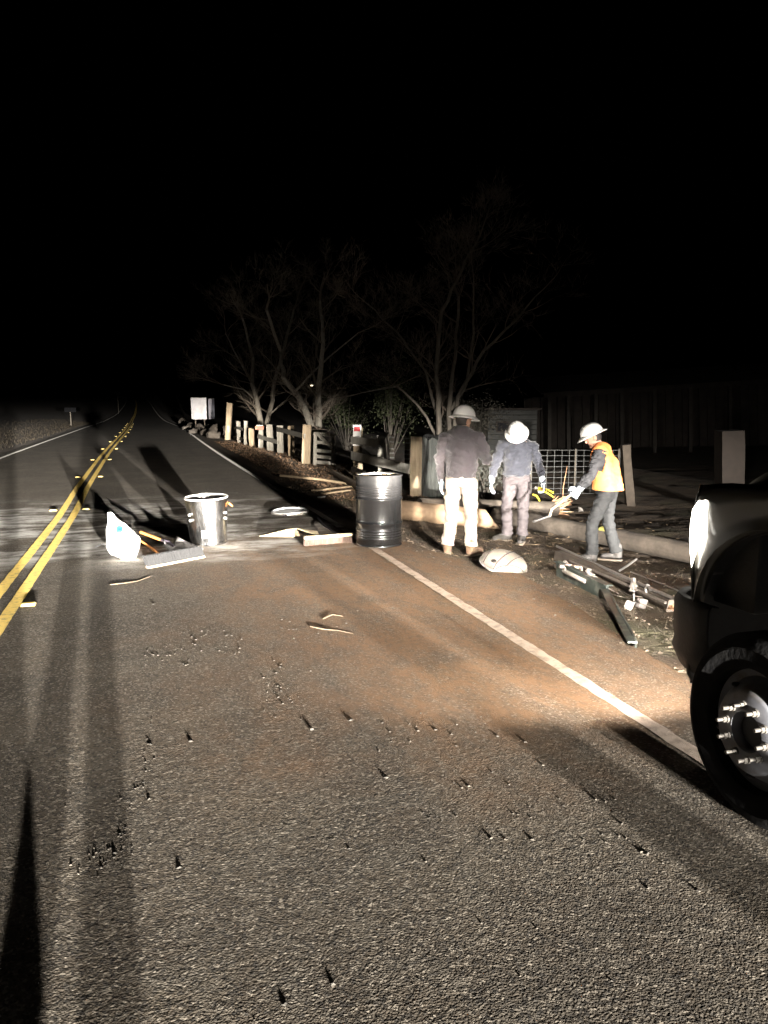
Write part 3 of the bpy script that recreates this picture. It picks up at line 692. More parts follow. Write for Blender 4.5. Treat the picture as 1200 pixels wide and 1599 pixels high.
# boards and poles on the ground by the gate
M_OLD = mat('old_board', (.28, .215, .145), (.17, .13, .09), 8, .9, .5, 16)
M_PALEB = mat('pale_board', (.46, .36, .23), (.33, .25, .16), 8, .9, .4, 16)
def stick(nm, cat, label, pts, w_, th, m, lift=.03, group=None):
    ps = []
    for a, b2 in pts: p = on_ground(a, b2); p.z += lift; ps.append(p)
    o = ps[0].copy(); mb = MB()
    if th is None: mb.tube([p - o for p in ps], w_, 8)
    else:
        for i in range(len(ps) - 1): mb.plank(ps[i] - o, ps[i+1] - o, th, w_, jit=.004)
    ob = mb.build(nm, m, smooth=th is None); ob.location = o; return tag(ob, label, cat, group)
stick('fallen_pole', 'pole', 'long thin pale pole lying across the verge before the gate opening', [(438, 746), (500, 752), (548, 758), (562, 762)], .03, None, M_PALEB, .05, 'wood lying on the verge')
stick('loose_board', 'board', 'pale board left of the drum nearest the fallen pole', [(490, 768), (548, 763)], .11, .03, M_PALEB, .03, 'wood lying on the verge')
stick('loose_board', 'board', 'bright split board left of the drum, nearest the road', [(505, 773), (545, 769)], .09, .03, M_PALEB, .03, 'wood lying on the verge')
stick('loose_board', 'board', 'weathered board lying along the edge line by the verge', [(408, 747), (452, 763)], .12, .03, M_OLD, .02, 'wood lying on the verge')
stick('white_chip', 'chip', 'small white chip on the dark verge left of the drum', [(498, 779), (507, 778)], .06, .02, M_PAPER, .03)

# ------------------------------------------------------------------ pole-top hardware on the shoulder
M_GALV = mat('galvanised_steel', (.42, .40, .37), (.27, .25, .23), 30, .45, metal=.5)
M_ARM = mat('dark_crossarm', (.075, .06, .05), (.14, .115, .09), 8, .85, .5, 18)
a, b2 = on_ground(872, 876), on_ground(1050, 955); a.z += .07; b2.z += .07
t = thing('crossarm', 'dark wooden crossarm with steel rods lying in front of the truck', 'crossarm', a)
MB().plank(Vector(), b2 - a, .12, .10, segs=12, jit=.005, ends=.03).build('timber', M_ARM, t)
d = b2 - a; dn = d.normalized(); s = dn.cross(Z).normalized()
for i in range(7):
    e = d + dn * random.uniform(.05, .16) + s * random.uniform(-.04, .04) + Z * random.uniform(-.04, .04)
    MB().tube([d - dn * .05 + s * random.uniform(-.04, .04) + Z * random.uniform(-.04, .04), e], [.016, .003], 5).build('splinter', M_RED, t)
def rod_px(nm, label, pts, r, m=M_GALV, lifts=None, cat='rod', group=None):
    ps = []
    for i, (x, y) in enumerate(pts):
        p = on_ground(x, y); L = lifts[i] if lifts else .05; q = at_z(x, y, p.z + L); q.z = p.z + L; ps.append(q)
    o = ps[0].copy(); ob = MB().tube([p - o for p in ps], r, 8).build(nm, m, smooth=True); ob.location = o; return tag(ob, label, cat, group)
rod_px('steel_rod', 'longest pale rod lying over the crossarm up to the truck bumper', [(870, 853), (960, 894), (1058, 937)], .016, lifts=[.14, .17, .20], group='rods over the crossarm')
rod_px('steel_rod', 'thinner rod just below the longest rod on the crossarm', [(890, 876), (960, 905), (1040, 941)], .013, mat('dull_rod', (.24, .21, .18), (.15, .13, .11), 20, .6), [.14, .15, .16], group='rods over the crossarm')
rod_px('steel_rod', 'short loose pale rod behind the crossarm left of the truck', [(968, 891), (982, 882), (994, 873)], .013, lifts=[.05, .06, .08], group='rods over the crossarm')
rod_px('steel_rod', 'thin rod behind the crossarm touching the truck', [(985, 893), (1030, 910), (1068, 926)], .008, lifts=[.05, .05, .06], group='rods over the crossarm')
rod_px('fuse_tube', 'thick white fuse tube with metal ends among the hardware', [(868, 884), (890, 896), (914, 908)], .022, M_PORC, [.12, .12, .12], 'tube')
M_PINK = mat('pinkish_porcelain', (.52, .40, .34), (.40, .29, .25), 9, .3, coat=.4)
def insulator(base, axis, label, discs, r, m):
    t = thing('insulator', label, 'insulator', base, 0, 'insulators on the crossarm'); q = rot_to(axis)
    for i in range(discs):
        z = i * .035; rr = r * (1 - .06 * i); MB().lathe([(.02, z), (rr * .75, z + .002), (rr, z - .008), (rr, z + .004), (rr * .7, z + .020), (.025, z + .033)], 20, (0, 0, 0), q).build('shed', m, t, smooth=True)
    MB().lathe([(.018, discs * .035 - .005), (.026, discs * .035), (.024, discs * .035 + .045), (0, discs * .035 + .05)], 12, (0, 0, 0), q).build('cap', M_GALV, t, smooth=True)
    MB().tube([q @ Vector((0, 0, -.02)), q @ Vector((0, 0, -.09)), q @ Vector((.03, 0, -.13)), q @ Vector((.06, 0, -.11))], .010, 8).build('hook', M_GALV, t, smooth=True)
def hw(px, py, lift):
    p = on_ground(px, py); q = at_z(px, py, p.z + lift); return q
insulator(hw(905, 893, .14), (-.75, .15, .25), 'ribbed pinkish insulator nearest the man in orange vest', 5, .065, M_PINK)
insulator(hw(990, 922, .16), (.1, .25, .9), 'white capped insulator near the truck end of the crossarm', 2, .045, M_PORC)
insulator(hw(927, 905, .14), (-.3, .4, .7), 'small knobbed insulator at the middle of the crossarm', 2, .045, M_PORC)
def ring_thing(nm, label, p, R0, r, ax, m=M_GALV):
    q = rot_to(ax); o = MB().tube([q @ Vector((R0 * math.cos(i / 14 * 6.283), R0 * math.sin(i / 14 * 6.283), 0)) for i in range(15)], r, 8).build(nm, m, smooth=True); o.location = p; return tag(o, label, 'ring', 'steel rings of the line hardware')
ring_thing('steel_ring', 'steel eye ring on the rods near the truck', hw(1012, 921, .15), .05, .011, (.5, -.8, .3))
ring_thing('steel_ring', 'coiled ring beside the ribbed pinkish insulator', hw(893, 874, .14), .065, .013, (.2, -.9, .5))
ring_thing('steel_ring', 'second coil lying against the ribbed pinkish insulator', hw(886, 883, .12), .055, .013, (.6, -.6, .6))
p = hw(983, 945, .04); o = MB().bbox((0, 0, 0), (.07, .06, .08), .01).build('bracket_block', M_PORC, smooth=True); o.location = p; o.rotation_euler = (.3, .2, .6); tag(o, 'small white block below the white capped insulator', 'block')
p = hw(1002, 942, .05); o = MB().bbox((0, 0, 0), (.10, .05, .09), .008).build('steel_plate', mat('dull_plate', (.16, .14, .13), None, rough=.6), smooth=True); o.location = p; o.rotation_euler = (.1, .3, .3); tag(o, 'dull plate right of the small white block', 'plate')
for i in range(9):
    x0, y0 = rng.uniform(845, 985), 0; y0 = 868 + (x0 - 845) * .42 + rng.uniform(-8, 14)
    ang = rng.uniform(.2, .7); L = rng.uniform(18, 46)
    rod_px('wire_piece', ['shortest', 'left', 'dark', 'bent', 'thin', 'loose', 'rusty', 'trailing', 'last'][i] + ' wire piece tangled among the crossarm hardware', [(x0, y0), (x0 + L * .5, y0 + L * ang * .5 + rng.uniform(-4, 4)), (x0 + L, y0 + L * ang)], .005, mat('wire', (.2, .17, .14), None, rough=.5, metal=.4), [.05, .09, .04], 'wire', 'wires tangled among the crossarm hardware')

# bent dark green strip
M_GREEN = mat('dark_green_paint', (.030, .040, .036), (.055, .068, .06), 7, .45, c3=(.13, .14, .12), s3=9)
a, m_, b2 = on_ground(869, 902), on_ground(948, 938), on_ground(993, 1016)
t = thing('bent_strip', 'long dark green metal strip bent in the middle on the road edge', 'metal strip', m_)
A, B = a - m_ + Z * .08, b2 - m_ + Z * .035; Mz = Z * .085
MB().plank(A, Mz, .15, .014, segs=6, jit=.003).build('upright_arm', M_GREEN, t)
MB().plank(A + Vector((.02, .03, .07)), Mz + Vector((.02, .02, .07)), .012, .07, segs=4, jit=.002).build('flange', M_GREEN, t)
MB().plank(Mz, B, .10, .014, segs=8, jit=.003).build('lower_arm', M_GREEN, t)
MB().plank(Mz + Vector((-.03, 0, .04)), B + Vector((-.03, 0, .03)), .012, .07, segs=8, jit=.002).build('flange', M_GREEN, t)

# domed shell with cords
M_SHELL = mat('pale_fibreglass', (.24, .215, .185), (.17, .15, .125), 5, .5, .15, 9)
p = on_ground(787, 890); p.z += .0
t = thing('domed_shell', 'pale oval domed shell tied with dark cords by the road edge', 'shell', p, -YAW)
Rm = Matrix.Rotation(R(12), 3, 'Y') @ Matrix.Rotation(R(22), 3, 'X'); RX, RY, RZ = .255, .19, .125
mb = MB(); vs = []
def shell_pt(u, v_, k=1.0): return Rm @ Vector((RX * k * math.sin(u) * math.cos(v_), RY * k * math.sin(u) * math.sin(v_), RZ * k * math.cos(u))) + Z * .075
nu, nv_ = 14, 36
for i in range(nu + 1):
    for j in range(nv_): vs.append(shell_pt(math.pi * .58 * i / nu, 2 * math.pi * j / nv_))
fs = [(i*nv_ + j, (i+1)*nv_ + j, (i+1)*nv_ + (j+1) % nv_, i*nv_ + (j+1) % nv_) for i in range(nu) for j in range(nv_)]
o = mb.add(vs, fs).build('dome', M_SHELL, t, smooth=True, sharp=0); md = o.modifiers.new('thick', 'SOLIDIFY'); md.thickness = .008
MB().tube([shell_pt(math.pi * .56, 2 * math.pi * j / 36, 1.02) for j in range(37)], .011, 8).build('rim', M_GALV, t, smooth=True)
M_CORD = mat('dark_cord', (.05, .045, .04), None, rough=.8)
for u0, v0, u1, v1 in ((1.5, 3.6, 1.45, 1.9), (1.6, 4.2, 1.2, 1.0), (1.5, 4.6, 1.5, .55), (1.65, 4.3, 1.7, 5.6)):
    pts = []
    A, B = shell_pt(u0, v0), shell_pt(u1, v1)
    for i in range(13):
        q = A.lerp(B, i / 12); ql = Rm.transposed() @ (q - Z * .075); kx = math.sqrt((ql.x / RX)**2 + (ql.y / RY)**2)
        ql.z = RZ * math.sqrt(max(0, 1 - min(1, kx * kx))) if kx < 1 else ql.z
        n_ = math.sqrt((ql.x / RX)**2 + (ql.y / RY)**2 + (ql.z / RZ)**2); pts.append(Rm @ (ql / n_ * 1.02) + Z * .075)
    MB().tube(pts, .006, 6).build('cord', M_CORD, t, smooth=True)
q = shell_pt(.95, 4.0, 1.012); MB().ball(q, (.030, .018, .02), 8, Rm).build('dark_port', M_CORD, t, smooth=True)

# ------------------------------------------------------------------ fence
M_TIE = mat('pale_tie_wood', (.30, .24, .16), (.17, .13, .085), 5, .9, .8, 10, stretch=(3, 3, .4))
M_GREY = mat('weathered_grey_wood', (.13, .125, .107), (.27, .255, .215), 6, .9, .6, 14, stretch=(3, 3, .6))
M_GREY2 = mat('pale_grey_rail', (.24, .23, .20), (.38, .36, .31), 6, .9, .6, 14)
M_DARKW = mat('dark_wood', (.11, .095, .075), (.18, .155, .125), 6, .9, .5, 12)
def post_px(t, org, px, ptop, pbase, wpx, m=M_TIE, lean=0, name='post'):
    p = on_ground(px, pbase); top = at_p(px + lean, ptop, p); dist = _fw.x * p.x + _fw.y * p.y; wd = wpx / F_PX * dist
    h = top.z - p.z; a = p - Z * .2 - org; b3 = top - org + _rt * random.uniform(-.05, .05)
    mb = MB(); mb.plank(a, b3, wd, wd * .85, up=_rt, segs=6, jit=.008, ends=.015); mb.build(name, m, t); return p, wd, h
def rail_px(t, org, p0, p1, P0, P1, wpx, m=M_GREY, name='rail', back=0):
    a = at_p(*p0, P0); b3 = at_p(*p1, P1); dist = _fw.x * P0.x + _fw.y * P0.y; wd = wpx / F_PX * dist
    off = Vector((-_fw.x, -_fw.y, 0)) * (-back)
    MB().plank(a - org + off, b3 - org + off, wd, .05, up=Z, segs=6, jit=.008, ends=.03).build(name, m, t)
org = on_ground(478, 724)
t = thing('wooden_fence', 'weathered post and rail fence running along the verge left of the gate', 'fence', org)
PL = {}
for nm, px, tp, bs, wp, m in (('A', 368.6, 656, 687, 4, M_GREY), ('B', 374, 658, 691, 6, M_GREY), ('C', 384, 657, 695, 5, M_GREY), ('D', 394, 669, 697.5, 8, M_TIE), ('E', 407.6, 664, 701, 7, M_GREY), ('F', 423, 663, 704, 9.5, M_GREY),
                              ('G', 438.6, 664, 708, 9.5, M_GREY), ('H', 455.7, 665, 711, 9.5, M_TIE), ('I', 478, 663, 724.6, 13, M_TIE)):
    PL[nm] = post_px(t, org, px, tp, bs, wp, m)
def front(k): return PL[k][0] - Vector((_fw.x, _fw.y, 0)) * (PL[k][1] * .5 + .03)
for a, b3, p0, p1, wp in (('A', 'C', (366, 683), (384, 687), 4.5), ('A', 'B', (366, 668), (376, 671), 4), ('E', 'G', (403, 681), (436, 691), 6), ('G', 'I', (433, 670), (476, 681), 6.5), ('B', 'C', (371, 668), (385, 672), 4)):
    rail_px(t, org, p0, p1, front(a), front(b3), wp)
# reddish box on post E
p, wd, h = PL['E']; q = at_p(406, 668, front('E')) ; o = thing('mail_box', 'small reddish box fixed on a fence post below the forked tree', 'box', q)
MB().bbox((0, 0, 0), (.36, .18, .16), .02, Matrix.Rotation(-YAW, 3, 'Z')).build('body', mat('faded_red', (.30, .13, .085), (.22, .10, .07), 6, .7), o, smooth=True)
MB().bbox((0, 0, .10), (.24, .14, .03), .01, Matrix.Rotation(-YAW, 3, 'Z')).build('cover', M_PAPER, o, smooth=True)
# tall lone post
org = on_ground(357, 686.7); t = thing('tall_post', 'tall lone wooden post standing past the far end of the fence', 'post', org)
post_px(t, org, 355.6, 629, 686.7, 8, M_TIE, lean=3, name='shaft')
MB().bbox((0, -.16, .55), (.03, .02, .3), .005).build('plate', M_GALV, t)
# wooden gate, open to the right of post I
org = on_ground(490, 727); t = thing('wooden_gate', 'grey slatted gate with a diagonal brace beside the pale end post', 'gate', org)
G0 = org.copy(); G1 = on_ground(523, 729)
def gp(px, py):  # on the plane of the gate
    d = ray(px, py); nrm = (G1 - G0).cross(Z).normalized(); o_ = Vector((0, 0, CAM_H)); tt = nrm.dot(G0 - o_) / nrm.dot(d); return o_ + d * tt - G0
for x, t0, t1 in ((492, 676, 727), (520, 680, 727)): MB().plank(gp(x, t1), gp(x + 1, t0), .10, .05, up=_rt, segs=4, jit=.004).build('stile', M_GREY, t)
for y in (677, 690, 703, 712, 721): MB().plank(gp(490, y), gp(524, y + 3), .10, .03, up=Z, segs=4, jit=.004).build('slat', M_GREY, t)
MB().plank(gp(494, 676) + Vector((0, -.05, 0)), gp(519, 700) + Vector((0, -.05, 0)), .10, .03, up=Z, segs=4, jit=.004).build('brace', M_GREY, t)
# right fence section
org = on_ground(559, 748); t = thing('wooden_fence', 'leaning broken rail fence between the red and white marker and the wide post', 'fence', org)
PR = {}
for nm, px, tp, bs, wp, m in (('K', 559, 667, 748, 14, M_TIE), ('L', 598, 679, 757, 13, M_GREY), ('O', 649, 681, 774, 18, M_TIE)): PR[nm] = post_px(t, org, px, tp, bs, wp, m); PL[nm] = PR[nm]
rail_px(t, org, (550, 687), (591, 693), front('K'), front('L'), 11.5, M_GREY2); rail_px(t, org, (550, 711), (641, 733), front('K'), front('O') + Vector((-.05, .1, 0)), 13, M_GREY2); rail_px(t, org, (550, 732), (570, 739), front('K'), front('L'), 7, M_DARKW)
MB().plank(at_p(604, 676, PR['L'][0]) - org, at_p(589, 700, PR['L'][0]) - org, .10, .05, up=_rt).build('brace', M_DARKW, t)
# marker plate on post K
p = front('K') - Vector((_fw.x, _fw.y, 0)) * .01; q = at_p(558, 680, p)
o = thing('marker_plate', 'white and red marker plate on the first post right of the gate', 'marker plate', q, -YAW)
px_m = F_PX / (_fw.x * p.x + _fw.y * p.y); w_, h_ = 13 / px_m, 33 / px_m
MB().bbox((0, 0, 0), (w_, .012, h_), .003).build('plate', mat('white_plate', (.85, .84, .80), None, rough=.4), o)
MB().bbox((0, -.009, h_ * .31), (w_ * .72, .006, h_ * .22), .002).build('red_reflector', mat('red_reflector', (.70, .02, .03), None, rough=.3), o)
MB().box((0, -.008, -h_ * .04), (w_ * .62, .004, .012)).build('printed_line', M_INK, o)
# striped posts behind the rails
for px, tp, bs, lb in ((613, 679, 756, 'first barred white marker post seen through the broken rail fence'), (638, 681, 756, 'second barred white marker post just left of the wide post')):
    p = on_ground(px, bs) ; p += Vector((_fw.x, _fw.y, 0)) * 1.2; p.z = ground(p.x, p.y); dist = _fw.x * p.x + _fw.y * p.y; top = at_p(px, tp, p); h = top.z - p.z
    o = thing('barred_post', lb, 'post', p, -YAW, 'barred posts behind the rail fence')
    MB().bbox((0, 0, h / 2), (.13, .04, h), .006).build('board', M_DARKW, o)
    for i in range(6): MB().bbox((0, -.024, h - .06 - i * .115 - (.06 if i > 1 else 0)), (.12, .008, .035), .002, Matrix.Rotation(random.uniform(-.1, .1), 3, 'Y')).build('white_bar', mat('bar_paint', (.55, .55, .54), (.3, .3, .3), 30, .6), o)

# cattle panel, leaning planks, wide dim post
p0, p1 = on_ground(842, 781), on_ground(985, 781); p0 += Vector((_fw.x, _fw.y, 0)) * .9; p1 += Vector((_fw.x, _fw.y, 0)) * .9
p0.z = ground(p0.x, p0.y); p1.z = ground(p1.x, p1.y)
t = thing('wire_fence', 'welded wire fence of square mesh behind the three men', 'wire fence', p0); d = p1 - p0; zt = at_p(900, 702, (p0 + p1) / 2).z - p0.z
M_WIRE = mat('panel_wire', (.20, .20, .19), None, rough=.5, metal=.3)
for i in range(9): MB().tube([Z * (zt * i / 8.0), d + Z * (zt * i / 8.0)], .0042, 6).build('wire', M_WIRE, t)
nvw = int(d.length / .168)
for i in range(nvw + 1): MB().tube([d * (i / nvw), d * (i / nvw) + Z * zt], .0042, 6).build('wire', M_WIRE, t)
for s_ in (0, .5, 1): MB().tube([d * s_ - Z * .2 + Vector((0, .05, 0)), d * s_ + Vector((0, .05, 0)) + Z * (zt + .03)], .02, 8).build('stake', M_DARKW, t)
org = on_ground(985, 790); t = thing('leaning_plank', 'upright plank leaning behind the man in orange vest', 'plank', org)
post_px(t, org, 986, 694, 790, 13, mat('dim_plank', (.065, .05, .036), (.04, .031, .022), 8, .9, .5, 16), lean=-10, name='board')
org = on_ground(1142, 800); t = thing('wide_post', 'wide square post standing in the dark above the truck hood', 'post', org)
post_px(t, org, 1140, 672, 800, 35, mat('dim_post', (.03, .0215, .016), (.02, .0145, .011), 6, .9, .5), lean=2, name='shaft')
# upright splinter plank and stalk near the broken pole
stick('dead_stalk', 'stalk', 'thin dead stalk upright before the wire panel', [(876, 800), (877, 799)], .008, None, M_TWIG, .02)
p = on_ground(878, 803); o = MB().tube([Vector(), at_p(880, 760, p) - p, at_p(886, 728, p) - p], [.012, .009, .004], 6).build('reddish_stake', M_RED, smooth=True); o.location = p; tag(o, 'thin reddish stake standing behind the splintered pole end', 'stake')

# ------------------------------------------------------------------ trees and bushes
M_BARK = mat('grey_bark', (.14, .125, .10), (.30, .27, .22), 7, .95, .8, 9, stretch=(2, 2, .4), bdist=.03)
M_BRANCH = mat('branch_bark', (.085, .07, .053), (.15, .125, .095), 5, .95)
def grow(mb, p, d, r, L, lev, q, up=.25, spread=.7):
    k = 4; pts = [p]; rad = [r]; dd = d.copy()
    for i in range(k):
        dd = (dd + Vector((q.gauss(0, .16), q.gauss(0, .16), q.gauss(.03, .10) + up * .12))).normalized(); pts.append(pts[-1] + dd * L / k); rad.append(r * (1 - .16 * (i + 1)))
    mb.tube(pts, rad, 5 if r > .03 else (4 if r > .012 else 3), cap=False)
    if lev <= 0: return
    n = q.randint(3, 4)
    for i in range(n):
        f_ = q.uniform(.25, 1); idx = min(k, max(1, int(f_ * k + .5))); ax = Vector((q.gauss(0, 1), q.gauss(0, 1), q.gauss(0, .6))).normalized()
        nd = (dd + ax * spread).normalized(); grow(mb, pts[idx], nd, max(rad[idx] * q.uniform(.42, .62), .004), L * q.uniform(.55, .8), lev - 1, q, up, spread)
def tree(label, base_px, plane_extra, stems, seed, lev=4, L=1.2, r_scale=1.0, name='bare_tree', spread=.75, bark=None, twig_m=None):
    q = random.Random(seed); p = on_ground(*base_px) + Vector((_fw.x, _fw.y, 0)) * plane_extra; p.z = ground(p.x, p.y)
    px_m = F_PX / (_fw.x * p.x + _fw.y * p.y); t = thing(name, label, 'tree', p); tr = MB(); cr = MB()
    for pts, w0, w1 in stems:
        ps = [at_p(a, b3, p) - p + Vector((_fw.x, _fw.y, 0)) * (q.uniform(-.3, .3) * i) for i, (a, b3) in enumerate(pts)]
        if ps[0].z < .25: ps[0].z = -.15
        fine = []; n = len(ps)
        for i in range(n - 1):
            for s in range(4):
                c = ps[i].lerp(ps[i+1], s / 4) + Vector((q.gauss(0, .02), q.gauss(0, .02), 0)) * (1 if (i or s) else 0); fine.append(c)
        fine.append(ps[-1]); k = len(fine); rad = [(w0 + (w1 - w0) * i / (k - 1)) / px_m / 2 for i in range(k)]
        tr.tube(fine, rad, 9)
        for i in range(2, k):
            if q.random() < .62:
                ax = Vector((q.gauss(0, 1), q.gauss(0, 1), q.uniform(-.1, .8))).normalized(); dd = ((fine[i] - fine[i-1]).normalized() * .5 + ax).normalized()
                grow(cr, fine[i], dd, max(.006, rad[i] * q.uniform(.35, .6)), L * q.uniform(.6, 1.1), lev - 2 if i < k * .5 else lev - 1, q, .3, spread)
        grow(cr, fine[-1], (fine[-1] - fine[-2]).normalized(), rad[-1], L, lev - 1, q, .3, spread)
    tr.build('trunk', bark or M_BARK, t, smooth=True); cr.build('crown', twig_m or M_BRANCH, t, smooth=True); return t
tree('bare many stemmed tree rising behind the men and the wide post', (693, 742), 1.5,
     [([(688, 720), (684, 640), (681, 570), (688, 490), (715, 430), (748, 372)], 10, 2.5), ([(700, 720), (702, 620), (714, 540), (712, 470), (705, 420)], 8, 2.5), ([(706, 700), (716, 620), (760, 545), (800, 505), (848, 452)], 8, 2),
      ([(684, 690), (660, 640), (622, 602), (566, 614)], 5, 2), ([(686, 660), (664, 580), (620, 515), (572, 478)], 5, 2), ([(704, 640), (730, 600), (740, 520), (735, 440)], 6, 2)], 4, lev=5, L=1.05, bark=mat('brown_bark', (.045, .038, .03), (.10, .085, .066), 7, .95, .8, 9, stretch=(2, 2, .4), bdist=.03), twig_m=mat('brown_twig', (.05, .038, .028), (.085, .065, .048), 5, .95))
tree('forked pale trunk tree behind the fence, left of the leaning tree', (409, 690), 3.0,
     [([(408, 668), (404, 635), (396, 600), (392, 560), (385, 500)], 10, 3), ([(416, 668), (424, 625), (430, 592), (446, 540), (455, 480)], 8, 3), ([(402, 628), (380, 608), (350, 601)], 3, 1.2), ([(420, 650), (440, 630), (462, 610)], 3, 1.2), ([(400, 610), (378, 570), (350, 520)], 4, 1.5)], 9, lev=5, L=1.5)
tree('leaning trunk tree behind the slatted gate', (494, 712), 3.0,
     [([(495, 690), (480, 645), (462, 615), (446, 590), (432, 545), (425, 490)], 12, 4), ([(498, 700), (498, 640), (499, 600), (508, 540), (500, 470)], 13, 4), ([(460, 612), (500, 570), (560, 520)], 4, 1.5)], 15, lev=5, L=1.5)
# old stump like trunk beside the wide post
p = on_ground(688, 778) + Vector((_fw.x, _fw.y, 0)) * .5; p.z = ground(p.x, p.y) - .05; px_m = F_PX / (_fw.x * p.x + _fw.y * p.y)
t = thing('old_stump', 'broad grey furrowed tree stump left of the man with white trousers', 'stump', p); h = at_p(690, 684, p).z - p.z; n = 60; k = 16; vs = []
for i in range(k + 1):
    z = h * i / k; rb = .44 + .12 * (1 - i / k) ** 3
    for j in range(n):
        th = 2 * math.pi * j / n; fl = .10 * noise.noise(Vector((math.cos(th) * 4, math.sin(th) * 4, z * .8))) + .05 * abs(noise.noise(Vector((math.cos(th) * 12, math.sin(th) * 12, z * 1.2))))
        top = (.10 * noise.noise(Vector((math.cos(th) * 3, math.sin(th) * 3, 9)))) if i == k else 0
        vs.append(((rb + fl) * math.cos(th), (rb + fl) * .8 * math.sin(th), z + top))
fs = [(i*n + j, i*n + (j+1) % n, (i+1)*n + (j+1) % n, (i+1)*n + j) for i in range(k) for j in range(n)] + [tuple(k*n + j for j in range(n))]
MB().add(vs, fs).build('trunk', mat('stump_bark', (.022, .024, .022), (.07, .073, .066), 6, .95, 1.0, 12, stretch=(3, 3, .35), bdist=.04), t, smooth=True, sharp=60)
def bush(label, px, py, extra, w_, h_, seed, m, n=1500, leaf=.05, z0=0.0):
    q = random.Random(seed); p = on_ground(px, py) + Vector((_fw.x, _fw.y, 0)) * extra; p.z = ground(p.x, p.y); t = thing('bush', label, 'bush', p); st = MB(); lf = MB()
    tips = []
    for i in range(16):
        e = Vector((q.gauss(0, w_ * .35), q.gauss(0, w_ * .3), z0 + h_ * q.uniform(.45, 1))); st.tube([Vector((q.gauss(0, .06), q.gauss(0, .06), -.05)), e * .5 + Vector((0, 0, .1)), e], [.018, .012, .005], 4); tips.append(e)
    for i in range(n):
        c = q.choice(tips) * q.uniform(.55, 1.05) + Vector((q.gauss(0, w_ * .13), q.gauss(0, w_ * .13), q.gauss(0, h_ * .09)));  c.z = max(c.z, .02)
        u = Vector((q.gauss(0, 1), q.gauss(0, 1), q.gauss(0, 1))).normalized() * leaf * q.uniform(.5, 1.2); v2 = u.orthogonal().normalized() * leaf * .4
        lf.add([c - u, c + v2, c + u, c - v2], [(0, 1, 2, 3)])
    st.build('stems', mat('bush_stem', (.04, .033, .025), None, rough=.9), t); lf.build('foliage', m, t); return t
M_LEAFG = mat('dull_leaf', (.025, .032, .012), (.05, .056, .022), 4, .8); M_LEAFP = mat('pale_leaf', (.06, .055, .042), (.11, .10, .078), 4, .9)
bush('dull green bush in the dark above the broken rail fence', 612, 735, 4.5, 1.6, 3.0, 3, M_LEAFG, 1800, .06, .4)
bush('dark bush at the legs of the men in front of the wire panel', 768, 792, 1.2, .9, 1.0, 5, mat('dark_leaf', (.05, .05, .04), (.09, .09, .075), 4, .9), 1200, .04)
bush('pale leafy bush behind the shoulder of the man with white trousers', 770, 722, 4.0, 2.6, 2.3, 8, M_LEAFP, 2200, .06)
bush('greyish bush behind the slatted gate in the dark', 530, 715, 5.0, 2.2, 2.6, 12, M_LEAFG, 1600, .06, .2)
# small yard lamp high on the leaning tree
p = at_p(487, 602, on_ground(494, 712) + Vector((_fw.x, _fw.y, 0)) * 2.3); t = thing('yard_lamp', 'tiny lit lamp hanging at the leaning tree', 'lamp', p)
MB().ball((0, 0, 0), (.06, .06, .03), 8).build('bulb', mat('lamp_glow', (.9, .8, .6), None, emit=((1, .85, .6), 2.0)), t, smooth=True)
MB().lathe([(.02, .09), (.10, .04), (.11, .025)], 16).build('shade', M_GALV, t, smooth=True); MB().tube([(0, 0, .08), (.08, .3, .16), (.16, .8, .16)], .012, 6).build('bracket', M_GALV, t)

# ------------------------------------------------------------------ far shed, pale hut, signs, rocks
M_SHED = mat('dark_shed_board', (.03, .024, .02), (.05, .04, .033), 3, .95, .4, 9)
p = on_ground(1000, 718) + Vector((_fw.x, _fw.y, 0)) * 4; p.z = ground(p.x, p.y)
t = thing('pole_barn', 'dark open pole barn far behind the man in orange vest', 'barn', p)
def pb(px, py): return at_p(px, py, p) - p
posts = [858, 888, 930, 971, 1022, 1078, 1140, 1205, 1270]
def roof_y(x): return 618 - (x - 858) * .062
for x in posts:
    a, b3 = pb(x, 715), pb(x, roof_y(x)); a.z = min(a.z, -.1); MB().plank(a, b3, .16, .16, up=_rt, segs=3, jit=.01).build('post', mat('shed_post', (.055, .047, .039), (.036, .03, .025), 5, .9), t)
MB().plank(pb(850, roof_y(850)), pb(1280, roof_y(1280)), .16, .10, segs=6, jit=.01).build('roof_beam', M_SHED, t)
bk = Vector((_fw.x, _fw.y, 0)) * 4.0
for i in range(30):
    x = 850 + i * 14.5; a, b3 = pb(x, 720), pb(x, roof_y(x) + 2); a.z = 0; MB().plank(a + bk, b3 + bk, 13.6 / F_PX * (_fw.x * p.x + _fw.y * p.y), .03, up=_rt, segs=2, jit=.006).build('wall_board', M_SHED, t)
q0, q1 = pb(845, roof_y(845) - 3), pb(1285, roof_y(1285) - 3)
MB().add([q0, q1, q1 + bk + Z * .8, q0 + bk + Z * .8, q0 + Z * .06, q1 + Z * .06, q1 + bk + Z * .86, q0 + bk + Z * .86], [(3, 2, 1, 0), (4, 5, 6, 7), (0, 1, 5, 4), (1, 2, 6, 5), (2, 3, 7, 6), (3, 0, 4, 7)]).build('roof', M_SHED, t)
p = on_ground(815, 715) + Vector((_fw.x, _fw.y, 0)) * 3; p.z = ground(p.x, p.y); t = thing('pale_hut', 'small pale hut barely lit behind the man in dark jacket', 'hut', p, -YAW)
px_m = F_PX / (_fw.x * p.x + _fw.y * p.y); hh = at_p(815, 640, p).z - p.z; hw_ = 75 / px_m
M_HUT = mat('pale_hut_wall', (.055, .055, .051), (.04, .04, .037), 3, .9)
for i in range(9): MB().bbox((0, 0, hh * (i + .5) / 9), (hw_, 1.6, hh / 9 - .012), .008).build('siding_board', M_HUT, t)
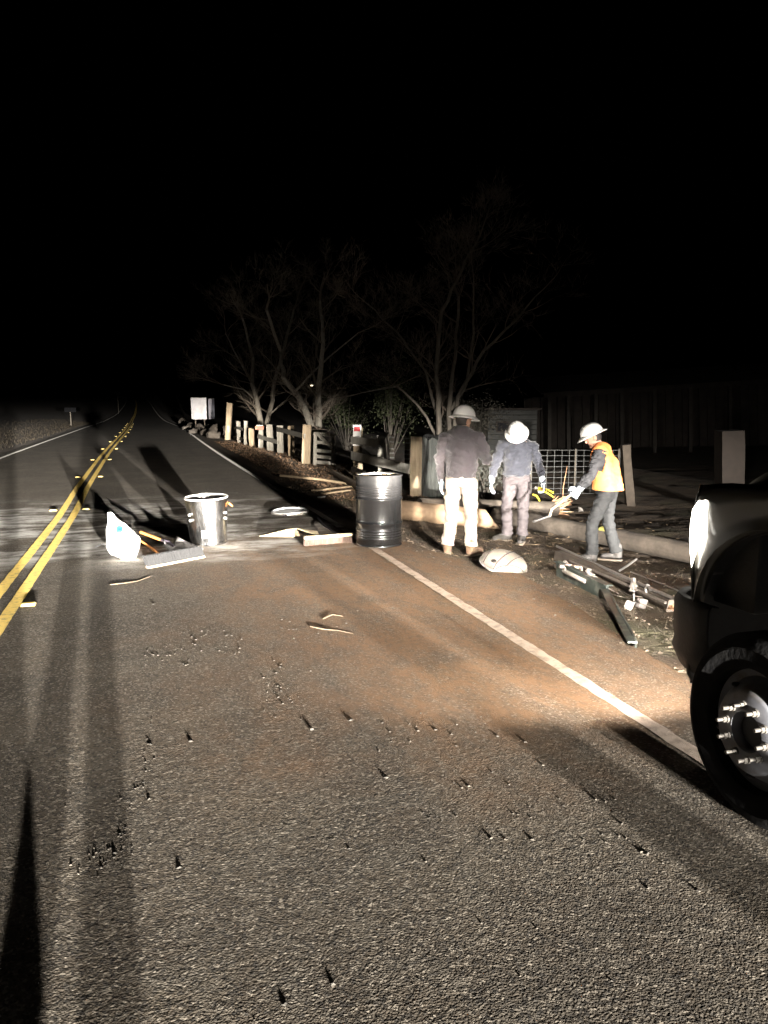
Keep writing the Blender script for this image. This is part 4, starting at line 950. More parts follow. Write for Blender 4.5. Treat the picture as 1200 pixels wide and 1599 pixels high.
MB().bbox((0, 0, hh + .04), (hw_ + .25, 1.9, .07), .01).build('roof', M_SHED, t)
o = MB().bbox((-hw_ * .2, -.82, hh * .62), (.5, .05, .42), .01).build('window', M_SHED, t); MB().box((-hw_ * .2, -.85, hh * .62), (.40, .01, .32)).build('pane', mat('dark_glass', (.01, .01, .012), None, rough=.5, spec=.05), o)
# white roadside boards
p = on_ground(318, 671); px_m = F_PX / (_fw.x * p.x + _fw.y * p.y); t = thing('white_board_sign', 'bright white roadside board in two panels left of the tall post', 'sign', p, -YAW)
zt, zb = at_p(312, 621, p).z - p.z, at_p(312, 655, p).z - p.z; M_WB = mat('white_board', (.86, .86, .88), (.66, .66, .70), 2.5, .5, .4, 3, bdist=.05)
MB().bbox((-6 / px_m, 0, (zt + zb) / 2), (24 / px_m, .04, zt - zb), .01).build('panel', M_WB, t)
MB().bbox((12.5 / px_m, .22, (zt + zb) / 2 - .02), (11 / px_m, .04, (zt - zb) * .93), .01, Matrix.Rotation(R(48), 3, 'Z')).build('side_panel', mat('grey_board', (.34, .34, .38), (.22, .22, .25), 3, .6), t)
for x in (-12, 2, 13): MB().bbox((x / px_m, .07 if x < 10 else .3, zt / 2 - .1), (.08, .08, zt + .1), .01).build('post', M_DARKW, t)
q = random.Random(21)
def rock(px, py, r, label):
    p = on_ground(px, py); mb = MB().ball((0, 0, r * .35), (r, r * .85, r * .7), 9)
    mb.v = [tuple(Vector(v_) * (1 + .35 * noise.noise(Vector(v_) * (1.6 / r) + Vector((px, 0, 0))) + .15 * noise.noise(Vector(v_) * (4 / r)))) for v_ in mb.v]
    o = mb.build('boulder', mat('boulder', (.065, .055, .045), (.12, .105, .088), 4, .95, .7, 9), smooth=True, sharp=35); o.location = p; o.rotation_euler.z = q.uniform(0, 6); tag(o, label, 'boulder', 'boulders along the far verge')
for px, py, r, lb in ((302, 678, .30, 'small boulder nearest the edge line below the white board'), (312, 672, .38, 'rounded boulder just beneath the white board'), (322, 680, .34, 'boulder between the white board and the tall post'), (334, 684, .40, 'low flat boulder left of the tall post'),
                      (344, 678, .62, 'largest pale boulder against the tall post'), (298, 668, .36, 'dark boulder left of the white board'), (285, 662, .45, 'farthest boulder up the verge'), (291, 672, .30, 'pale boulder at the bend of the edge line'), (330, 672, .4, 'boulder under the side panel of the white board')):
    rock(px, py, r, lb)
# two far signs on the left verge
def far_sign(px, py, wpx, hpx, y, label):
    c = at_y(px, py, y); px_m = F_PX / (_fw.x * c.x + _fw.y * c.y); zg = ground(c.x, c.y); t = thing('road_sign', label, 'road sign', (c.x, c.y, zg), 0, 'signs on the far left verge')
    MB().bbox((0, 0, c.z - zg), (wpx / px_m, .02, hpx / px_m), .004).build('plate', mat('sign_back', (.012, .012, .013), None, rough=1.0, spec=.02), t)
    MB().bbox((0, .04, (c.z - zg) / 2 - .1), (.07, .05, c.z - zg + .2), .004).build('post', M_DARKW, t)
far_sign(110, 640, 17, 7, 75, 'dim low road sign on the left verge'); far_sign(184, 614, 9, 4, 150, 'tiny dim road sign at the top of the far road')

# ------------------------------------------------------------------ people
V = Vector
M_SKIN = mat('skin', (.46, .27, .19), (.40, .22, .15), 12, .55)
M_HAIR = mat('dark_hair', (.025, .02, .018), None, rough=.7)
M_HAT = mat('hard_hat_white', (.84, .83, .80), (.76, .75, .72), 6, .3, coat=.4)
M_GLOVE = mat('pale_blue_glove', (.62, .72, .80), (.52, .62, .70), 10, .5)
M_JACK = mat('grey_rain_jacket', (.030, .025, .029), (.042, .036, .040), 7, .85, .5, 26, bdist=.012, sheen=.3)
M_JACK2 = mat('dark_blue_jacket', (.015, .0165, .024), (.022, .024, .034), 7, .85, .5, 26, bdist=.012, sheen=.3)
M_PANTW = mat('light_work_trousers', (.44, .385, .325), (.35, .30, .25), 6, .85, .3, 26, bdist=.01)
M_PANTG = mat('mauve_grey_trousers', (.065, .055, .057), (.05, .042, .044), 6, .85, .3, 26, bdist=.01)
M_PANTD = mat('charcoal_trousers', (.016, .0165, .017), (.022, .0225, .023), 6, .85, .3, 26, bdist=.01)
M_SLEEVE = mat('charcoal_sweater', (.032, .032, .035), (.042, .042, .045), 9, .9, .3, 40)
M_VEST = mat('orange_vest', (.95, .32, .09), (.93, .28, .07), 6, .7, .25, 14, bdist=.012)
M_REFL = mat('silver_tape', (.72, .72, .70), None, rough=.35)
M_BOOT = mat('tan_boot', (.20, .13, .085), (.13, .085, .055), 9, .8)
M_BOOTD = mat('dark_boot', (.075, .07, .068), (.05, .045, .04), 9, .75)
M_SOLE = mat('boot_sole', (.22, .18, .14), None, rough=.9)
def hand(mb, w_, d, pn, side, curl=.5, sc=1.0, grip=None):
    """w_: wrist, d: along the hand, pn: the way the palm faces, side: towards the thumb"""
    d = V(d).normalized(); pn = V(pn); pn = (pn - d * pn.dot(d)).normalized(); s = d.cross(pn).normalized()
    if s.dot(V(side)) < 0: s = -s
    w_ = V(w_)
    for i in range(4):
        o = s * ((1.5 - i) * .020 * sc); mb.rod([w_ + d * .015 * sc + o * .6, w_ + d * .085 * sc + o], [.015 * sc, .013 * sc], 8)
    L = [.072, .082, .076, .058]
    for i in range(4):
        p = w_ + d * .085 * sc + s * ((1.5 - i) * .0215 * sc); a = curl * (.8 + .12 * i); pts = [p]; dd = d
        for k2, f_ in enumerate((.45, .32, .23)):
            ang = a * (k2 + 1) * .8; dd = d * math.cos(ang) + pn * math.sin(ang); p = p + dd * (L[i] * f_ * sc); pts.append(p)
        mb.rod(pts, [.0105 * sc, .0098 * sc, .009 * sc, .008 * sc], 8)
    p = w_ + d * .025 * sc + s * .030 * sc; q = p + (s * .75 + d * .55 + pn * .25).normalized() * .042 * sc; e = q + (d * .8 + s * .25 + pn * .45).normalized() * .032 * sc
    mb.rod([w_ + d * .02 * sc + s * .012 * sc, p, q, e], [.014 * sc, .014 * sc, .0115 * sc, .009 * sc], 8)
def frame(z, y):
    """rotation with local Z along z and local Y close to y"""
    z = V(z).normalized(); y = V(y); x = y.cross(z).normalized(); y = z.cross(x); return Matrix((x, y, z)).transposed()
def hard_hat(root, c, q):
    t = MB(); prof = []
    for i in range(11): a = i / 10 * R(90); prof.append((.127 * math.sin(a) ** .9 if i else .0005, .022 + .128 * math.cos(a)))
    n = 36; vs = []
    for r, z in prof:
        for j in range(n): th = 2 * math.pi * j / n; vs.append(c + q @ V((r * math.cos(th) * .96, r * math.sin(th) * 1.14, z + (.008 if abs(math.cos(th)) < .13 and r < .11 else 0))))
    fs = [(i*n + j, (i+1)*n + j, (i+1)*n + (j+1) % n, i*n + (j+1) % n) for i in range(10) for j in range(n)]
    o = t.add(vs, fs).build('hard_hat', M_HAT, root, smooth=True, sharp=0); md = o.modifiers.new('t', 'SOLIDIFY'); md.thickness = .004
    vs = []; prof = [(.123, .026), (.132, .020), (.152, .006), (.170, -.008), (.173, -.013)]
    for r, z in prof:
        for j in range(n): th = 2 * math.pi * j / n; ry = 1.14 if math.sin(th) < 0 else 1.20; vs.append(c + q @ V((r * math.cos(th) * .96, r * math.sin(th) * ry, z - .012 * math.sin(th) * (r - .12) / .06)))
    fs = [(i*n + j, (i+1)*n + j, (i+1)*n + (j+1) % n, i*n + (j+1) % n) for i in range(4) for j in range(n)]
    b3 = MB().add(vs, fs).build('brim', M_HAT, o, smooth=True, sharp=0); md = b3.modifiers.new('t', 'SOLIDIFY'); md.thickness = .005
    MB().tube([c + q @ V((.118 * math.cos(a) * .96, .118 * math.sin(a) * 1.14, .0)) for a in [i / 20 * 6.283 for i in range(21)]], .010, 6).build('suspension_band', M_INK, o, smooth=True)
def fold(amp, seed):
    def f_(p):
        z = p.z + .25 * p.x
        cr = max(0, .16 - abs(noise.noise(V((p.x * 6 + seed, p.y * 6, p.z * 10 + p.x * 4))))) + .7 * max(0, .14 - abs(noise.noise(V((p.x * 11, p.y * 11 + seed, p.z * 19 - p.x * 6)))))
        return -amp * 3.2 * cr + amp * (noise.noise(V((p.x * 5 + seed, p.y * 5, z * 17))) + .6 * noise.noise(V((p.x * 11, p.y * 11 + seed, z * 24))) + .5 * noise.noise(V((p.x * 4, p.y * 4, z * 5 + seed))))
    return f_
def person(label, base, heading, J, jacket, trousers, boots, vest=False, hat=True, gloves=True, hood=False, curl=(.5, .5), name='person'):
    J = {k: (V(v_) if isinstance(v_, tuple) and not isinstance(v_[0], tuple) else v_) for k, v_ in J.items()}
    root = thing(name, label, 'person', base, -heading)
    q = J['headrot']; hc = J['head']; up_t = (J['neck'] - J['pelvis']).normalized()
    sx = (J['shR'] - J['shL']).normalized()
    # body: one continuous skin from head to feet
    b = MB(); b.ball(hc + q @ V((0, 0, .015)), (.076, .095, .108), 12, q); b.ball(hc + q @ V((0, .022, -.055)), (.056, .066, .060), 10, q)
    b.ball(hc + q @ V((0, .098, -.012)), (.013, .020, .022), 6, q); b.rod([hc + q @ V((0, .086, .025)), hc + q @ V((0, .104, -.02))], [.009, .014], 8)
    b.ball(hc + q @ V((0, .074, -.062)), (.026, .016, .011), 6, q); b.ball(hc + q @ V((0, .070, -.098)), (.026, .022, .02), 6, q)
    b.rod([hc + q @ V((-.045, .078, .028)), hc + q @ V((0, .09, .03)), hc + q @ V((.045, .078, .028))], .012, 8)
    for s in (-1, 1): b.ball(hc + q @ V((s * .080, -.006, -.008)), (.014, .022, .034), 8, q)
    b.rod([J['neck'] - up_t * .03, hc + q @ V((0, -.02, -.06))], [.062, .054], 12)
    b.loft([(J['pelvis'] - Z * .08, .13, .09), (J['pelvis'], .145, .10), (J['waist'], .125, .09), (J['chest'], .155, .105), (J['chest'].lerp(J['neck'], .6), .14, .085), (J['neck'], .06, .055)], 16)
    for s in 'LR':
        b.rod([J['neck'].lerp(J['sh' + s], .5), J['sh' + s], J['el' + s], J['wr' + s]], [.06, .052, .040, .027], 12)
        b.rod([J['hip' + s], J['kn' + s], J['an' + s]], [.078, .05, .036], 12); b.rod([J['an' + s] - Z * .03, J['toe' + s] + Z * .0], [.036, .028], 8)
        hd, pn, sd = J['hand' + s]; hand(b, J['wr' + s], hd, pn, sd, curl['LR'.index(s)], .92)
    link('body', remesh(b, .008, 2), M_SKIN, root, True, 0)
    # eyes
    for s in (-1, 1): MB().ball(hc + q @ V((s * .032, .083, .010)), .010, 6).build('eye', M_INK, root, smooth=True)
    hair = MB().ball(hc + q @ V((0, -.014, .022)), (.082, .092, .108), 10, q); hair.v = [v_ for v_ in hair.v]
    hm = hair.mesh('hair'); bm = bmesh.new(); bm.from_mesh(hm); qi = q.transposed()
    bmesh.ops.delete(bm, geom=[f for f in bm.faces if (qi @ (f.calc_center_median() - hc)).y > .02 and (qi @ (f.calc_center_median() - hc)).z < .06 or (qi @ (f.calc_center_median() - hc)).z < -.055], context='FACES'); bm.to_mesh(hm); bm.free(); link('hair', hm, M_HAIR, root, True, 0)
    # trousers
    m = MB(); m.loft([(J['pelvis'] - Z * .13, .15, .115), (J['pelvis'] - Z * .05, .178, .138), (J['pelvis'] + Z * .03, .172, .135), (J['waist'] - (J['waist'] - J['pelvis']) * .25, .158, .12)], 20)
    for s in 'LR':
        an = J['an' + s]; kn = J['kn' + s]; hp = J['hip' + s]
        m.rod([hp, hp.lerp(kn, .5), kn, kn.lerp(an, .5)], [.108, .094, .080, .079], 14)
        bot = an.lerp(kn, .06); m.tube([kn.lerp(an, .45), kn.lerp(an, .8), bot], [.079, .080, .086], 16)
    link('trousers', remesh(m, .013, 3, fold(.014, 3 + base[0])), trousers, root, True, 0)
    # jacket
    m = MB(); hem = J['pelvis'] + Z * J.get('hem', -.02); ch = J['chest']; wa = J['waist']
    m.loft([(hem, .172, .142), (hem.lerp(wa, .35), .196, .165), (wa, .190, .158), (wa.lerp(ch, .5), .192, .155), (ch, .198, .150), (ch.lerp(J['neck'], .5), .185, .125), (J['neck'].lerp(ch, .12), .12, .095), (J['neck'] + up_t * .03, .078, .078)], 24)
    for s in 'LR':
        m.rod([J['sh' + s].lerp(J['neck'], .45), J['sh' + s], J['sh' + s].lerp(J['el' + s], .5), J['el' + s], J['el' + s].lerp(J['wr' + s], .55), J['wr' + s].lerp(J['el' + s], .03)], [.085, .086, .076, .068, .060, .046], 14)
    if hood: m.loft([(J['neck'] + V((0, -.075, -.10)), .09, .05), (J['neck'] + V((0, -.085, -.03)), .125, .075), (J['neck'] + V((0, -.06, .045)), .115, .095), (J['neck'] + V((0, -.03, .085)), .095, .085)], 18)
    link('jacket' if not vest else 'sweater', remesh(m, .013, 3, fold(.019, 8 + base[1])), jacket, root, True, 0)
    if vest:
        m = MB(); hem2 = J['pelvis'] + V((0, -.01, -.03))
        m.loft([(hem2, .225, .195), (hem2.lerp(wa, .5), .222, .190), (wa, .218, .182), (ch, .222, .172), (ch.lerp(J['neck'], .5), .205, .140), (J['neck'].lerp(ch, .10), .125, .105), (J['neck'] + up_t * .012, .09, .09)], 28)
        for s in 'LR': m.rod([J['neck'].lerp(J['sh' + s], .3), J['neck'].lerp(J['sh' + s], .82)], [.10, .102], 14)
        me = remesh(m, .013, 3, fold(.010, 1.7)); bm = bmesh.new(); bm.from_mesh(me)
        dead = [f for f in bm.faces if f.normal.z < -.8 and f.calc_center_median().z < hem2.z + .03]
        for s in 'LR':   # arm holes
            a, e = J['sh' + s], J['el' + s]; dr = (e - a).normalized()
            for f in bm.faces:
                w2 = f.calc_center_median() - a; al = w2.dot(dr)
                if -.02 < al < .2 and (w2 - dr * al).length < .105 and abs(w2.dot(sx)) < .2 and (w2.dot(sx) * (1 if s == 'R' else -1)) > -.005: dead.append(f)
        bmesh.ops.delete(bm, geom=list(set(dead)), context='FACES'); bm.to_mesh(me); bm.free(); o = link('vest', me, M_VEST, root, True, 0)
        md = o.modifiers.new('t', 'SOLIDIFY'); md.thickness = .006
    for i, s in enumerate('LR'):
        an, toe = J['an' + s], J['toe' + s]; d = toe - an; d.z = 0; d.normalize()
        m = MB(); m.rod([an + Z * .10, an + Z * .0 - d * .01], [.062, .058], 12); m.rod([an - Z * .035 - d * .02, an - Z * .02 + d * .06, toe + Z * .012], [.050, .054, .046], 12)
        me = remesh(m, .010, 3); 
        for v_ in me.vertices: v_.co.z = max(v_.co.z, .022)
        bo = link('boot', me, boots, root, True, 0)
        c = (an + toe) / 2; c.z = .014; MB().bbox(c + d * .005, (.105, (toe - an).length + .135, .028), .012, frame(Z, d)).build('sole', M_SOLE, bo, smooth=True)
        hd, pn, sd = J['hand' + s]
        if gloves:
            m = MB(); hand(m, J['wr' + s], hd, pn, sd, curl[i], 1.22); m.rod([J['wr' + s] - V(hd).normalized() * .05, J['wr' + s] + V(hd).normalized() * .02], [.044, .038], 12)
            link('glove', remesh(m, .0062, 2), M_GLOVE, root, True, 0)
    if hat: hard_hat(root, hc + q @ V((0, 0, .038)), q)
    return root
def on_dirt(x, y): return (x, y, ground(x, y) - .005)
EX = lambda a: Matrix.Rotation(R(a), 3, 'X')
EZ = lambda a: Matrix.Rotation(R(a), 3, 'Z')
std = dict(pelvis=(0, 0, .95), waist=(0, 0, 1.08), chest=(0, .01, 1.28), neck=(0, 0, 1.46), hipL=(-.095, 0, .88), hipR=(.095, 0, .88))
# man seen from behind, right forearm raised in front of him
J1 = dict(std, head=(.01, .03, 1.60), headrot=EZ(-28) @ EX(-6), shL=(-.205, -.01, 1.40), elL=(-.275, .0, 1.13), wrL=(-.265, .06, .88), shR=(.205, -.01, 1.40), elR=(.30, .03, 1.15), wrR=(.16, .24, 1.22),
          knL=(-.125, .02, .49), anL=(-.155, -.02, .09), toeL=(-.20, .15, .035), knR=(.12, .03, .49), anR=(.14, -.02, .09), toeR=(.20, .15, .035),
          handL=((.02, .10, -1), (1, 0, 0), (0, 1, 0)), handR=((-.6, .6, .5), (-.5, -.4, .2), (0, 0, 1)))
p1_ = at_z(719, 862); person('person in grey jacket, pale trousers and white hard hat seen from behind', on_dirt(p1_.x, p1_.y), R(40), J1, M_JACK, M_PANTW, M_BOOT, hood=True, curl=(.35, 1.1))
# man facing the camera, head bowed
J2 = dict(std, chest=(0, .05, 1.25), neck=(0, .09, 1.42), waist=(0, .015, 1.07), head=(0, .17, 1.52), headrot=EX(-37) @ EZ(4), shL=(-.205, .06, 1.36), elL=(-.31, .03, 1.10), wrL=(-.36, .10, .87), shR=(.205, .06, 1.36), elR=(.30, .04, 1.10), wrR=(.34, .10, .88),
          knL=(-.10, .08, .49), anL=(-.095, .04, .09), toeL=(-.085, .21, .035), knR=(.13, .04, .49), anR=(.12, -.04, .09), toeR=(.28, .05, .035),
          handL=((-.12, .12, -1), (.6, .3, 0), (.2, 1, 0)), handR=((.05, .08, -1), (-1, .1, 0), (0, 1, 0)))
p2_ = on_ground(805, 848); person('person in dark blue jacket with bowed white hard hat facing the camera', on_dirt(p2_.x, p2_.y), R(212), J2, M_JACK2, M_PANTG, M_BOOTD, curl=(1.0, .45))
# man in the orange vest, side on, stooping to the left
J3 = dict(std, waist=(0, .015, 1.08), chest=(0, .05, 1.27), neck=(0, .10, 1.44), head=(0, .19, 1.565), headrot=EX(-24) @ EZ(14), shL=(-.20, .09, 1.38), elL=(-.25, .17, 1.12), wrL=(-.20, .32, .93), shR=(.20, .06, 1.38), elR=(.24, .20, 1.13), wrR=(.10, .36, .93),
          knL=(-.11, .16, .50), anL=(-.13, .14, .09), toeL=(-.15, .30, .035), knR=(.11, -.02, .49), anR=(.11, -.14, .09), toeR=(.13, .02, .035),
          handL=((.15, .55, -.75), (.8, .0, .1), (0, .7, .6)), handR=((-.25, .5, -.75), (-.8, 0, .1), (0, .7, .6)))
p3_ = on_ground(944, 877); r3 = person('person in orange vest, charcoal trousers and white hard hat looking down', on_dirt(p3_.x, p3_.y), R(-52), J3, M_SLEEVE, M_PANTD, M_BOOTD, vest=True, curl=(1.15, 1.15))
# short shovel held by him
def w3(v_): return Vector(on_dirt(p3_.x, p3_.y)) + Matrix.Rotation(R(52), 3, 'Z') @ V(v_)
A, B = w3((-.16, .40, .88)), w3((-.10, .66, .66)); t = thing('short_shovel', 'short pale handled shovel held by the person in orange vest', 'shovel', A)
A0 = w3((-.19, .28, .98)) - A
MB().tube([A0, V(), (B - A) * .6, B - A, B - A + w3((0, .03, -.10)) - w3((0, 0, 0))], [.019, .019, .018, .018, .016], 10).build('handle', M_PALEB, t, smooth=True)
sdv = (w3((1, 0, 0)) - w3((0, 0, 0))); fd = (w3((0, .75, -.3)) - w3((0, 0, 0))); c0 = B - A + w3((0, .03, -.10)) - w3((0, 0, 0)); vs = []
for i in range(6):
    for j in range(7): s = j / 3 - 1; vs.append(c0 + fd * (i / 5 * .30 - .03) + sdv * (s * .10 * (1 - .35 * (i / 5) ** 3)) + Z * (.03 * s * s - .01))
o = MB().add(vs, [(i*7 + j, (i+1)*7 + j, (i+1)*7 + j + 1, i*7 + j + 1) for i in range(5) for j in range(6)]).build('blade', M_BLADE, t, smooth=True, sharp=0); o.modifiers.new('t', 'SOLIDIFY').thickness = .005
# yellow handled cutter held by the second man (his left hand, right in the picture)
def w2(v_): return Vector(on_dirt(p2_.x, p2_.y)) + Matrix.Rotation(R(-212), 3, 'Z') @ V(v_)
A = w2((-.355, .14, .765)); t = thing('yellow_cutter', 'yellow handled cutter in the hand of the person in dark blue jacket', 'cutter', A); X_ = w2((-1, 0, 0)) - w2((0, 0, 0)); Y_ = w2((0, 1, 0)) - w2((0, 0, 0))
for s in (-1, 1): MB().tube([X_ * -.05 + Z * (.02 + .012 * s), X_ * .06 + Z * (-.01 + .02 * s), X_ * .16 + Z * (-.06 + .03 * s) + Y_ * .02], .012, 8).build('grip', _M['yellow_plastic'], t, smooth=True)
MB().bbox(X_ * -.07 + Z * .025, (.06, .012, .04), .004).build('jaw', M_GALV, t)

# the photographer stands behind the camera; only the shadow of the legs shows
J4 = dict(std, head=(0, .03, 1.60), headrot=EX(-8), shL=(-.205, 0, 1.40), elL=(-.24, .16, 1.20), wrL=(-.10, .34, 1.42), shR=(.205, 0, 1.40), elR=(.24, .16, 1.20), wrR=(.10, .34, 1.42),
          knL=(-.115, .02, .49), anL=(-.125, -.02, .09), toeL=(-.15, .14, .035), knR=(.115, .02, .49), anR=(.125, -.02, .09), toeR=(.15, .14, .035),
          handL=((.2, .3, .9), (.6, -.6, 0), (0, -.6, .3)), handR=((-.2, .3, .9), (-.6, -.6, 0), (0, -.6, .3)))
person('person taking the photograph, seen only as leg shadows on the lane', (-.12, -.55, .006), YAW, J4, M_JACK2, M_PANTD, M_BOOTD, hat=False, gloves=False)

# ------------------------------------------------------------------ service truck
M_TRUCK = mat('dark_truck_paint', (.040, .038, .032), (.048, .045, .038), 3, .35, coat=.4)
M_BLACKP = mat('black_plastic', (.014, .014, .015), (.02, .02, .021), 20, .6, .2, 60)
M_RUB = mat('tyre_rubber', (.007, .007, .0075), (.011, .0105, .010), 18, 1.0, .3, 40, spec=.08)
M_WHEEL = mat('painted_wheel', (.14, .143, .158), (.10, .10, .11), 8, .6, c3=(.08, .07, .06), s3=12)
M_NUT = mat('wheel_nut', (.17, .16, .14), (.11, .10, .09), 30, .4, metal=.6)
M_GLASS = mat('dark_window', (.012, .013, .015), None, rough=.05, spec=.7)
T0 = V((3.45, 2.52, 0)); truck = thing('service_truck', 'dark service truck with lit headlamp parked over the right edge line', 'truck', T0)
def tw(p): return V(p) - T0
QX = rot_to((-1, 0, 0))
def wheel(cx, cy, cz, side):
    q = QX if side < 0 else rot_to((1, 0, 0)); c = tw((cx, cy, cz)); ri = []
    prof = [(.255, .03), (.262, .045), (.250, .052), (.238, .04), (.222, .035), (.200, .075), (.182, .105), (.172, .118), (.160, .124), (.085, .126), (.083, .118), (.082, .02)]
    rm = MB().lathe(prof, 48, c, q).build('wheel', M_WHEEL, truck, smooth=True, sharp=35)
    tp = [(.25, -.12), (.30, -.125), (.37, -.11), (.395, -.085), (.404, -.06)]
    for i in range(5): z = -.06 + .12 * i / 4; tp += [(.405, z - .009), (.396, z - .006), (.396, z + .006), (.405, z + .009)] if 0 < i < 4 else [(.405, z)]
    tp += [(.404, .06), (.395, .085), (.372, .105), (.345, .113), (.340, .111), (.30, .115), (.262, .10), (.252, .045)]
    MB().lathe(tp, 72, c, q).build('tyre', M_RUB, rm, smooth=True, sharp=30)
    MB().lathe([(.084, .05), (.075, .07), (.070, .085), (.0005, .088)], 24, c, q).build('hub', M_BLACKP, rm, smooth=True)
    for i in range(10):
        a = 2 * math.pi * (i + .3) / 10; o_ = q @ V((.1125 * math.cos(a), .1125 * math.sin(a), 0)); ax = q @ V((0, 0, 1)); s = MB()
        s.tube([c + o_ + ax * .12, c + o_ + ax * .134], .017, 12); s.tube([c + o_ + ax * .134, c + o_ + ax * .150], .0135, 6); s.tube([c + o_ + ax * .150, c + o_ + ax * .178], .008, 10); s.build('lug_nut', M_NUT, rm)
    for i in range(5):
        a = 2 * math.pi * (i + .5) / 5; o_ = q @ V((.196 * math.cos(a), .196 * math.sin(a), .083)); MB().ball(c + o_, (.022, .022, .012), 6).build('hand_hole', M_BLACKP, rm, smooth=True)
wheel(2.43, 2.46, .41, -1); wheel(4.47, 2.46, .41, 1)
# fender with wheel arch
def ztop(y): return 1.435 - .05 * max(0, y - 2.2) - .10 * max(0, y - 2.85) ** 1.0
for side in (-1, 1):
    xs = 2.45 if side < 0 else 4.45; vs = []; n = 26
    for i in range(n + 1):
        th = R(-18) + R(222) * i / n; ay, az = 2.50 + .535 * math.cos(th), .60 + .63 * math.sin(th)
        ty = 2.51 + .60 * math.cos(th) * (1.04 if math.cos(th) > 0 else 1.0); tz = ztop(ty)
        if az < .52: tz = ztop(ty)
        out = -side
        rows = [(0.035, 0.0), (0.0, .012), (-.022, .05), (-.012, .16), (.0, .35), (-.012, .62), (-.008, .85), (.03, 1.0)]
        for dx, f_ in rows:
            y = ay + (ty - ay) * f_; z = az + (tz - az) * f_; curve = .10 * max(0, (y - 2.85) / .3) ** 2
            vs.append(tw((xs + out * -side * 0 + (dx + curve) * (1 if side < 0 else -1), y, z)))
    m_ = len(rows); fs = [(i*m_ + j, (i+1)*m_ + j, (i+1)*m_ + j + 1, i*m_ + j + 1) for i in range(n) for j in range(m_ - 1)]
    o = MB().add(vs, fs).build('fender', M_TRUCK, truck, smooth=True, sharp=50); o.modifiers.new('t', 'SOLIDIFY').thickness = .012
    vs = []
    for i in range(n + 1):
        th = R(-18) + R(222) * i / n
        for x in (2.475, 2.95): vs.append(tw((x if side < 0 else 6.9 - x, 2.50 + .55 * math.cos(th), .60 + .645 * math.sin(th))))
    MB().add(vs, [(2*i, 2*i + 1, 2*i + 3, 2*i + 2) for i in range(n)]).build('wheel_well', M_BLACKP, truck, smooth=True)
# hood, nose, grille
vs = []
for i in range(9):
    y = 1.85 + 1.30 * i / 8
    for j in range(13):
        s = j / 12 * 2 - 1; x = 3.45 + s * .965; z = ztop(y) + .075 * (1 - abs(s) ** 2.4) + .035 * math.exp(-((abs(s) - .5) / .13) ** 2) - (.02 if i == 8 else 0); vs.append(tw((x, y - .16 * abs(s) ** 3 * (i / 8) * 2.0, z - .05 * abs(s) ** 6 * (i / 8))))
o = MB().add(vs, [(i*13 + j, i*13 + j + 1, (i+1)*13 + j + 1, (i+1)*13 + j) for i in range(8) for j in range(12)]).build('hood', M_TRUCK, truck, smooth=True, sharp=0); o.modifiers.new('t', 'SOLIDIFY').thickness = .012
MB().bbox(tw((3.45, 2.90, 1.08)), (1.75, .30, .56), .03).build('radiator_support', M_BLACKP, truck, smooth=True)
gr = MB().bbox(tw((3.45, 3.10, 1.08)), (1.05, .14, .50), .03).build('grille', M_BLACKP, truck, smooth=True)
for i in range(4): MB().bbox(tw((3.45, 3.18, .92 + i * .105)), (1.0, .03, .045), .01).build('grille_bar', M_GALV, gr, smooth=True)
# head lamps: a wrap-around lens on each front corner
M_LENS = mat('lit_lens', (1, .97, .9), None, rough=.2, emit=((1, .93, .80), 14.0))
M_HOUS = mat('lamp_housing', (.05, .05, .05), None, rough=.4)
for side in (-1, 1):
    mx = lambda x: x if side < 0 else 6.9 - x
    plan = [(2.448, 2.945, .0), (2.455, 3.00, .15), (2.480, 3.065, .35), (2.530, 3.120, .6), (2.62, 3.165, .85), (2.76, 3.185, 1), (2.90, 3.19, 1)]
    vs = []
    for i, (x, y, f_) in enumerate(plan):
        zb_ = 1.20 - .26 * min(1, f_ * 2.4) ** .7; zt_ = 1.315 + .012 * (1 - f_)
        for j in range(6): z = zb_ + (zt_ - zb_) * j / 5; vs.append(tw((mx(x + .012 * math.sin(j / 5 * 3.14) * -1 + .02 * (j == 5)), y + .012 * math.sin(j / 5 * 3.14) - .02 * (j == 5), z)))
    hl = MB().bbox(tw((mx(2.70), 3.02, 1.13)), (.40, .14, .36), .02).build('headlight', M_HOUS, truck, smooth=True)
    MB().add(vs, [(i*6 + j, (i+1)*6 + j, (i+1)*6 + j + 1, i*6 + j + 1) for i in range(6) for j in range(5)]).build('lens', M_LENS, hl, smooth=True, sharp=0)
# bumper with wrap-around ends
plan = [(2.462, 2.90), (2.455, 3.00), (2.465, 3.10), (2.50, 3.19), (2.57, 3.25), (2.70, 3.29), (3.0, 3.32), (3.45, 3.33)]; plan += [(6.9 - x, y) for x, y in plan[-2::-1]]; vs = []
prof = [(.05, .80), (.012, .81), (.0, .79), (.0, .68), (.012, .60), (.0, .55), (.02, .47), (.07, .43)]
for x, y in plan:
    nx = (3.45 - x) / 1.0; 
    for ins, z in prof: vs.append(tw((x + ins * nx, y - ins * (1 - abs(nx)) * 1.0 + (max(0, .55 - z) * -.5 if abs(nx) > .9 else 0), z)))
m_ = len(prof); o = MB().add(vs, [(i*m_ + j, i*m_ + j + 1, (i+1)*m_ + j + 1, (i+1)*m_ + j) for i in range(len(plan) - 1) for j in range(m_ - 1)]).build('bumper', M_BLACKP, truck, smooth=True, sharp=40); o.modifiers.new('t', 'SOLIDIFY').thickness = .01
